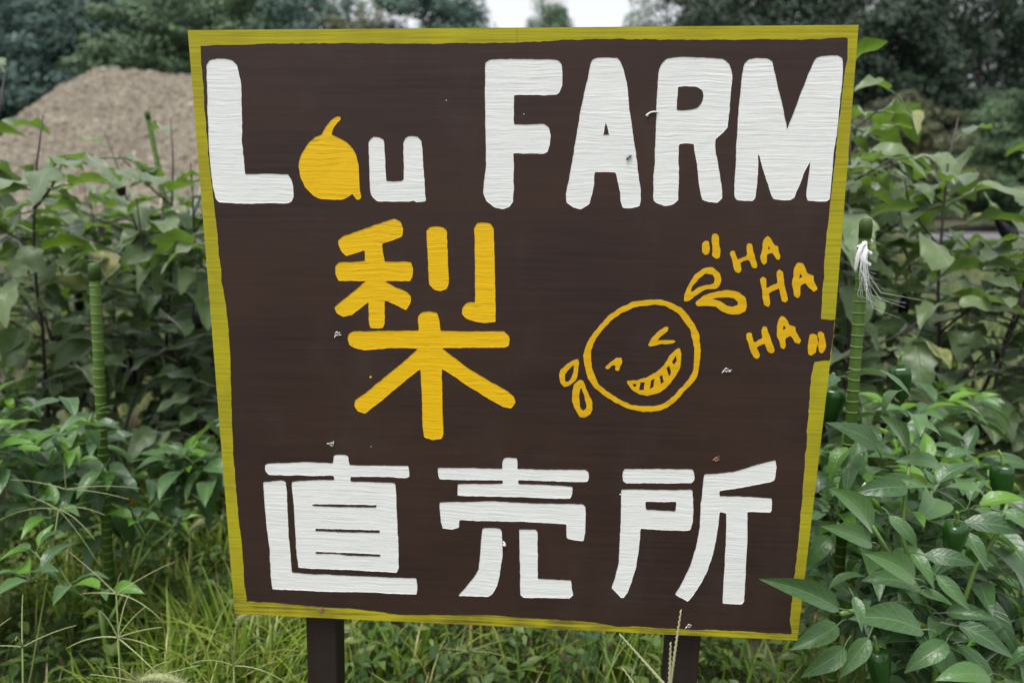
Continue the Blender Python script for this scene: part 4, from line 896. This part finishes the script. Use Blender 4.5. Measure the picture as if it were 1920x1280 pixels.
# ------------------------------------------------------------------ stakes and twine
def stake(top, foot, r, label, step):
    top, foot = Vector(top), Vector(foot); d = (top - foot); L = d.length; dn = d.normalized()
    t_ = thing('garden_stake', label, 'stake', foot, 'green garden stakes'); rot = dn.to_track_quat('Z', 'Y').to_matrix().to_4x4()
    q = MB(); q.lathe([(r, -.05), (r * 1.02, L * .3), (r * .98, L * .6), (r, L - r * 2.2)], 16, rot); q.build('shaft', M['stake_green'], t_)
    q = MB(); q.lathe([(r * 1.10, L - r * 3.4), (r * 1.12, L - r * 1.2), (r * 1.0, L - r * .45), (r * .7, L - r * .1), (r * .2, L)], 16, rot); q.build('cap', M['stake_cap_green'], t_)
    q = MB(); q.lathe([(r * .98, -.0012), (r * 1.07, -.0006), (r * 1.07, .0006), (r * .98, .0012)], 14); me = q.mesh('ring', M['stake_ring'])
    n = int((L * .75) / step)
    for k in range(n):
        o = link('ring', me, t_); o.matrix_basis = rot @ Matrix.Translation((0, 0, L - r * 4.5 - k * step)) @ Euler((rnd(-.06, .06), rnd(-.06, .06), rnd(0, 6))).to_matrix().to_4x4()
random.seed(21)
stake((.588, .25, 1.16), (.622, .25, 0), .0096, 'green stake right of the sign with white frayed twine at its top', .020)
stake((-.950, .48, 1.041), (-1.035, .50, 0), .0112, 'thick green stake standing among the plants left of the sign', .021)
stake((-1.564, 1.8, 1.501), (-1.38, 1.8, 0), .0095, 'thin leaning green stake in front of the gravel heap', .030)
tw = thing('plastic_twine', 'frayed white plastic twine tied round the stake right of the sign', 'twine', (.590, .25, 1.12))
q = MB(); q.tube([Vector((math.cos(a) * .0110, math.sin(a) * .0110, .004 * math.sin(a * 2) - .0015 * k)) for k, a in enumerate([i * .5 for i in range(27)])], .0026, 6)
q.tube([(-.006, -.016, 0), (-.013, -.019, -.006), (-.016, -.018, -.022), (-.018, -.016, -.045), (-.017, -.016, -.052)], [.0028, .0034, .0040, .0028, .0014], 7); q.build('knot', M['twine'], tw)
q = MB(); random.seed(4)
for k in range(22):
    p = Vector((-.008 + rnd(-.004, .004), -.017, rnd(-.006, .002))); e = Vector((rnd(.004, .03), rnd(-.02, .01), rnd(-.11, -.05)))
    if k % 6 == 0: e = Vector((rnd(.06, .11), rnd(-.03, 0), rnd(-.125, -.09)))
    m1 = p + Vector((e.x * .06 + rnd(-.006, .006), -.006, e.z * .5)); m2 = p + Vector((e.x * .35 + rnd(-.008, .008), e.y * .6, e.z * .88))
    q.tube([p, m1, m2, p + e], [.0005, .00045, .0004, .0002], 3)
q.build('strands', M['twine'], tw)
sw = thing('straw_string', 'pale string tied to the thin leaning stake', 'string', (-1.531, 1.79, 1.169)); q = MB()
q.tube([Vector((math.cos(a * .6) * .0115, math.sin(a * .6) * .0115 + .01, .001 * a)) for a in range(12)], .003, 5)
q.tube([(0, -.004, 0), (.07, -.02, -.05), (.16, -.04, -.145), (.23, -.05, -.22)], .0028, 5); q.tube([(0, -.004, 0), (-.004, -.012, -.08), (.004, -.016, -.17)], .0026, 5); q.build('string', M['straw_twine'], sw)
pp = thing('support_pipe', 'slanting grey metal pipe beside the left edge of the sign', 'pipe', (-1.80, 1.62, 0)); q = MB()
q.tube([(0, 0, -.05), (.443, 0, 1.034), (.505, 0, 1.153), (.58, 0, 1.30)], .0085, 10); q.tube([(.58, 0, 1.30), (.583, 0, 1.305), (.585, 0, 1.31)], [.0098, .0098, .006], 10); q.build('pipe', M['grey_pipe'], pp)

# ------------------------------------------------------------------ grass and weeds
def blade_field(name, mat, n, place, hr, wr, seg, seed, lean=.6, label=None, cat='grass', tr=(0, 1)):
    random.seed(seed); b = MB(); V, F, T, U = b.v, b.f, b.t, b.uv
    for i in range(n):
        x, y = place()
        h = rnd(*hr) * (.6 + .8 * abs(noise.noise((x * 1.6, y * 1.6, 2)))) ; w = rnd(*wr); a = rnd(0, 6.283); ca, sa = math.cos(a), math.sin(a)
        bend = rnd(.1, 1) * lean * h; tone = min(1, max(0, rnd(*tr) * .75 + .35 * noise.noise((x * 3, y * 3, 9))))
        if random.random() < .10: tone = rnd(.88, 1.0)
        i0 = len(V)
        for s in range(seg + 1):
            t = s / seg; ww = w * (1 - t ** 1.6) * .5 + .0003
            z = h * t * (1 - .32 * t * t * (bend / h) * 1.6); o = bend * t * t
            px, py = x + ca * o, y + sa * o
            V.append((px - sa * ww, py + ca * ww, z)); V.append((px + sa * ww, py - ca * ww, z)); T += [tone, min(1, tone + .12)]; U += [(0, t), (1, t)]
        F.extend((i0 + 2 * s, i0 + 2 * s + 1, i0 + 2 * s + 3, i0 + 2 * s + 2) for s in range(seg))
    o = b.build(name, M[mat]); return tag(o, label, cat, None, 'stuff')
def tuft_place(x0, x1, y0, y1, clumps, r, seed):
    rs = random.Random(seed); cs = [(rs.uniform(x0, x1), rs.uniform(y0, y1)) for _ in range(clumps)]
    def f():
        c = random.choice(cs); a = rnd(0, 6.28); d = r * abs(random.gauss(0, .7)); return c[0] + math.cos(a) * d, c[1] + math.sin(a) * d
    return f
def out_of_sign(pl):
    def f():
        while True:
            x, y = pl()
            if not (-.52 < x < .52 and -.25 < y < .10): return x, y
    return f
blade_field('grass', 'grass', 9500, out_of_sign(tuft_place(-1.9, 1.9, .15, 2.2, 260, .12, 1)), (.14, .36), (.0045, .011), 5, 61, .8, 'tangled green weedy grass growing below and around the sign')
blade_field('low_grass', 'grass', 12000, lambda: (rnd(-2.6, 2.6), rnd(.1, 3.4)), (.05, .17), (.004, .010), 3, 62, .7, 'short green grass covering the soil between the plants', tr=(.1, 1))
blade_field('front_grass', 'grass', 1300, tuft_place(-1.05, -.52, -.25, .55, 40, .11, 2), (.22, .46), (.004, .012), 7, 63, .9, 'long grass blades in the lower left corner in front of the plants', tr=(.3, .9))
blade_field('field_grass', 'field_grass', 22000, lambda: ((lambda y: (rnd(-.95, .95) * (y + 3), y))(3.2 + 12 * random.random() ** 1.6)), (.08, .30), (.008, .02), 2, 64, .6, 'light green grass of the open field behind the plants')
random.seed(65); b = MB()
for i in range(2600):                      # small broad leaved weeds among the grass
    x, y = rnd(-1.9, 1.9), rnd(.25, 2.0)
    if -.52 < x < .52 and y < .3: continue
    h = rnd(.05, .26); tone = random.random(); b.tube([(x, y, 0), (x + rnd(-.02, .02), y, h * .5), (x + rnd(-.03, .03), y + rnd(-.03, .03), h)], [.0016, .0013, .0008], 3, False, tone)
    for k in range(6):
        a = rnd(0, 6.28); d = Vector((math.cos(a), math.sin(a), rnd(-.3, .5))).normalized(); L = rnd(.018, .055); m = frame(d, (rnd(-.3, .3), rnd(-.3, .3), 1))
        p = Vector((x, y, h * rnd(.35, 1)))
        b.add([p + m @ Vector(v) * L for v in ((0, 0, 0), (.22, .35, .06), (.16, .7, .03), (0, 1, -.12), (-.16, .7, .03), (-.22, .35, .06), (0, .5, -.02))], [(0, 1, 6), (1, 2, 6), (2, 3, 6), (3, 4, 6), (4, 5, 6), (5, 0, 6)], None, tone)
o = b.build('weeds', M['weed_leaf']); tag(o, 'small broad leaved weeds mixed into the grass under the sign', 'weeds', None, 'stuff')

def spike(parent, p, d, L, r, mat, droop=.15):
    q = MB(); p = Vector(p); d = Vector(d).normalized(); n = max(10, int(L / .004)); pts, rad = [], []
    side = d.cross(Vector((0, 1, .2))).normalized()
    for i in range(n + 1):
        t = i / n
        pts.append(p + d * L * t + Vector((0, 0, -droop * L * t * t)) + side * (r * .22 * (1 if i % 2 else -1))); rad.append(r * (1.12 if i % 2 else .86) * (1 - .55 * t) if t < .98 else r * .15)
    q.tube(pts, rad, 5); q.build('spike', M[mat], parent).matrix_parent_inverse = Matrix.Translation(-parent.location)
def spike_grass(base, node, dirs, label, r=.0016, mat='seed_green', stem=True, second=None, jit=1.0):
    t_ = thing('spike_grass', label, 'grass stalk', base, 'grass stalks with finger like spikes'); q = MB(); base, node = Vector(base), Vector(node)
    q.tube([base, base.lerp(node, .35) + Vector((.01, 0, .015)), base.lerp(node, .7) + Vector((.006, 0, .008)), node], [.0022, .002, .0017, .0013], 6)
    o = q.build('stem', M['grass_stem'], t_); o.matrix_parent_inverse = Matrix.Translation(-base)
    random.seed(int(abs(node.x) * 1000))
    for d, L in dirs: spike(t_, node, (d[0] + rnd(-.15, .15) * jit, d[1] + rnd(-.45, .35) * jit, d[2] + rnd(-.12, .12) * jit), L * (1 + rnd(-.25, .1) * jit), r, mat, rnd(.05, .45) * jit)
    if second:
        for d, L in second[1]: spike(t_, Vector(second[0]), d, L, r, mat)
spike_grass((-1.08, .22, 0), (-.926, .25, .568), [((-.9, 0, .22), .115), ((-1, 0, .42), .10), ((.95, 0, -.1), .13), ((.9, -.1, .35), .11), ((.5, .1, -.5), .13)], 'tall grass stalk with wide thin spikes in front of the dark pepper leaves on the left',
            .0011, 'seed_green', True, ((-.905, .25, .612), [((-1, 0, .3), .12), ((1, 0, .2), .16), ((1, 0, .02), .13), ((.05, 0, 1), .07)]))
spike_grass((-.70, .0, 0), (-.655, .0, .465), [((-.9, 0, .25), .09), ((-.3, 0, .9), .09), ((.15, 0, 1), .11), ((.6, 0, .8), .10), ((.95, 0, .45), .13), ((1, 0, .12), .12), ((.8, 0, -.2), .10)], 'grass tuft stalk with braided green spikes in the lower left corner', .0016)
spike_grass((-.62, -.08, 0), (-.585, -.06, .43), [((-.8, 0, .5), .09), ((-.35, 0, .9), .08), ((.5, 0, .85), .09), ((.9, 0, .35), .11)], 'lower grass stalk with braided spikes near the bottom left edge', .0015)
spike_grass((-.80, .15, 0), (-.755, .15, .45), [((-.55, 0, .9), .12), ((.45, 0, .9), .13), ((.9, 0, .5), .16), ((.9, 0, .05), .11), ((-.8, 0, .3), .08)], 'reddish thin grass stalk left of the lower left corner of the sign', .0010, 'seed_pale')
spike_grass((-.12, .36, 0), (-.108, .35, .222), [((-1, 0, .02), .065), ((-.8, 0, .4), .06), ((-.25, 0, .9), .05), ((.1, 0, 1), .05), ((.5, 0, .8), .04), ((.95, 0, .3), .085), ((1, 0, .05), .085)], 'grass stalk with a pale green fan of spikes under the middle of the sign', .0016)
spike_grass((.232, -.10, 0), (.240, -.10, .497), [((.09, 0, 1), .132), ((-.03, 0, 1), .085), ((-.62, 0, .75), .115)], 'grass stalk with three pale spikes reaching up over the lower right part of the sign', .0027, 'seed_pale', jit=.1)
spike_grass((.19, -.09, 0), (.215, -.09, .462), [((-.55, 0, .8), .075)], 'short pale grass spike beside the three spiked stalk', .0024, 'seed_pale', jit=.1)
spike_grass((-.50, .02, 0), (-.475, .03, .40), [((-.7, 0, .7), .11), ((.1, 0, 1), .10), ((.7, 0, .7), .09), ((1, 0, .2), .10)], 'thin spiked grass stalk just left of the lower left corner of the sign', .0013)
spike_grass((-.86, -.05, 0), (-.80, -.03, .46), [((-.2, 0, .95), .12), ((.35, 0, .9), .14), ((.8, 0, .5), .12), ((-.7, 0, .5), .10)], 'spiked grass stalk between the left edge and the braided tuft', .0014)
spike_grass((-.99, -.02, 0), (-.93, .0, .42), [((-.3, 0, .95), .10), ((.3, 0, .95), .12), ((.75, 0, .6), .11)], 'grass stalk with spikes at the very left bottom edge', .0016)

def foxtail(base, neck, tip, r, label):
    t_ = thing('foxtail_grass', label, 'foxtail', base, 'foxtail seed heads'); base, neck, tip = Vector(base), Vector(neck), Vector(tip); q = MB()
    q.tube([base, base.lerp(neck, .5) + Vector((-.02, 0, .03)), neck], [.0016, .0014, .0010], 5); q.build('stem', M['grass_stem'], t_).matrix_parent_inverse = Matrix.Translation(-base)
    q = MB(); mid = neck.lerp(tip, .5) + Vector((0, 0, (tip - neck).length * .22)); n = 14; ctr = []
    for i in range(n + 1):
        t = i / n; ctr.append(neck * (1 - t) ** 2 + mid * 2 * t * (1 - t) + tip * t * t)
    q.tube(ctr, [r * .25 + r * .5 * math.sin(math.pi * min(1, (i + .6) / n)) ** .5 for i in range(n + 1)], 8); hd = q.build('seed_head', M['seed_green'], t_); hd.matrix_parent_inverse = Matrix.Translation(-base)
    q = MB(); random.seed(int(r * 1e6))
    for k in range(420):
        t = rnd(.02, .98); p = ctr[int(t * n)]; dv = Vector((rnd(-1, 1), rnd(-1, 1), rnd(-1, 1))).normalized(); tg = (tip - neck).normalized()
        dv = (dv + tg * .5).normalized(); q.tube([p + dv * r * .5, p + dv * r * rnd(1.2, 1.75)], [.00035, .00012], 3, False)
    q.build('bristles', M['seed_pale'], hd)
foxtail((-.50, -.16, 0), (-.535, -.13, .49), (-.455, -.14, .492), .0085, 'large bristly foxtail head at the bottom edge, left of the left post')
foxtail((-.36, -.20, 0), (-.395, -.19, .470), (-.335, -.19, .472), .0075, 'bristly foxtail head at the bottom edge nearest the left post')
foxtail((-.60, .30, 0), (-.60, .30, .305), (-.545, .30, .325), .0070, 'pale foxtail head beside the lower left corner of the sign')
foxtail((-.80, .50, 0), (-.80, .5, .40), (-.765, .5, .43), .0070, 'foxtail head in the grass left of the sign')
foxtail((-.43, .35, 0), (-.42, .35, .245), (-.37, .35, .262), .0065, 'foxtail head just below the lower left edge of the sign')
